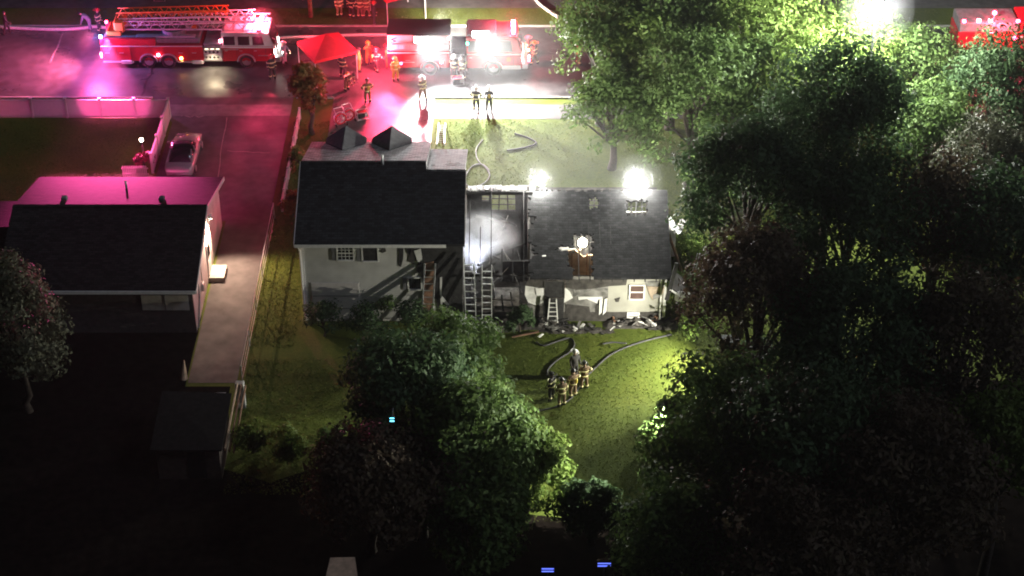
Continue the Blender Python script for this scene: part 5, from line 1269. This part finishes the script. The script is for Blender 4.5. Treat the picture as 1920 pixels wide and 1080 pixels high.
# ------------------------------------------------------------------ smoke, haze and added lamp glow
def smoke(label, center, rad, dens, sc=.6):
    mb = MB().sph((0,0,0), 1.0, 24, 16); m = bpy.data.materials.new('smoke_volume'); m.use_nodes = True
    n = m.node_tree.nodes; l = m.node_tree.links; n.remove(n['Principled BSDF'])
    v = n.new('ShaderNodeVolumePrincipled'); v.inputs['Color'].default_value = (.88,.9,.95,1); v.inputs['Anisotropy'].default_value = .2
    tc = n.new('ShaderNodeTexCoord'); ln = n.new('ShaderNodeVectorMath'); ln.operation = 'LENGTH'; l.new(tc.outputs['Object'], ln.inputs[0])
    nz = n.new('ShaderNodeTexNoise'); nz.inputs['Scale'].default_value = 1.9; nz.inputs['Detail'].default_value = 6; nz.inputs['Distortion'].default_value = .8; l.new(tc.outputs['Object'], nz.inputs['Vector'])
    mr = n.new('ShaderNodeMapRange'); mr.inputs[1].default_value = 1.0; mr.inputs[2].default_value = .1; mr.inputs[3].default_value = 0; mr.inputs[4].default_value = 1
    l.new(ln.outputs['Value'], mr.inputs[0])
    m2 = n.new('ShaderNodeMapRange'); m2.inputs[1].default_value = .36; m2.inputs[2].default_value = .68; l.new(nz.outputs[0], m2.inputs[0])
    mu = n.new('ShaderNodeMath'); mu.operation = 'MULTIPLY'; pw = n.new('ShaderNodeMath'); pw.operation = 'POWER'; pw.inputs[1].default_value = 2.2; l.new(mr.outputs[0], pw.inputs[0]); l.new(pw.outputs[0], mu.inputs[0]); l.new(m2.outputs[0], mu.inputs[1])
    m3 = n.new('ShaderNodeMath'); m3.operation = 'MULTIPLY'; m3.inputs[1].default_value = dens; l.new(mu.outputs[0], m3.inputs[0])
    l.new(m3.outputs[0], v.inputs['Density']); l.new(v.outputs[0], n['Material Output'].inputs['Volume'])
    o = mb.build('smoke', m); o.location = center; o.scale = rad; tag(o, label, 'smoke', kind='stuff'); return o
smoke('pale smoke drifting out of the open roof of the burned wing', at(900, 447, 3.3), (2.6, 2.0, 1.9), 4.0)
def mist(label, c, rad, dens):  # added mist volumes that stand in for glare and bloom round lamps
    m = bpy.data.materials.new('glare_mist'); m.use_nodes = True; n = m.node_tree.nodes; n.remove(n['Principled BSDF'])
    v = n.new('ShaderNodeVolumePrincipled'); v.inputs['Color'].default_value = (.92,.94,.96,1); v.inputs['Density'].default_value = dens; v.inputs['Anisotropy'].default_value = .35
    m.node_tree.links.new(v.outputs[0], n['Material Output'].inputs['Volume'])
    o = MB().sph((0,0,0), 1.0, 32, 20).build('smoke', m); o.location = c; o.scale = rad; tag(o, label, 'smoke', kind='stuff')
mist('thin mist added for the broad halo of the lamps over the front lawn', (6.5, 94, 2.5), (9.5, 7, 3.8), .008)
mist('thin mist added for the white glow round the scene lights of the pumper', (-3.5, 109.5, 3), (9, 6, 4.2), .0035)
mist('thin mist added for the pink haze over the road round the ladder truck', (-24, 109, 2), (15, 7, 4), .0012)
mist('thin mist added for the glare of the mast lamp', tuple(MT.location+Vector((0,0,11.8))), (2.2, 2.2, 2.2), .003)
for c_, r_, d_ in ((at(1012,338,5.9),1.2,.012),(at(1195,338,5.9),1.5,.012),(at(1092,455,3.0),1.1,.02),(plx+Vector((Px(793),-.3,2.75)),1.1,.007),(plx+Vector((Px(902),-.25,3.1)),1.1,.005),(llx+Vector((Lx(500),.2,2.9)),1.5,.012),(llx+Vector((-.2,0,1.6)),1.3,.004)):
    mist('thin mist added for the glare round a lit lamp', tuple(c_), (r_, r_, r_), d_*.4)
    mist('thicker mist added for the glare close round a lit lamp', tuple(c_), (r_*.62, r_*.62, r_*.62), d_*.8)
hz = MB().box((-395,-145,-1),(395,645,61.5)); mh = bpy.data.materials.new('night_haze'); mh.use_nodes = True
nh = mh.node_tree.nodes; nh.remove(nh['Principled BSDF']); vh = nh.new('ShaderNodeVolumePrincipled'); vh.inputs['Color'].default_value = (.9,.92,.95,1); vh.inputs['Density'].default_value = .00016; vh.inputs['Anisotropy'].default_value = .3
mh.node_tree.links.new(vh.outputs[0], nh['Material Output'].inputs['Volume'])
ho = hz.build('haze', mh); tag(ho, kind='stuff')
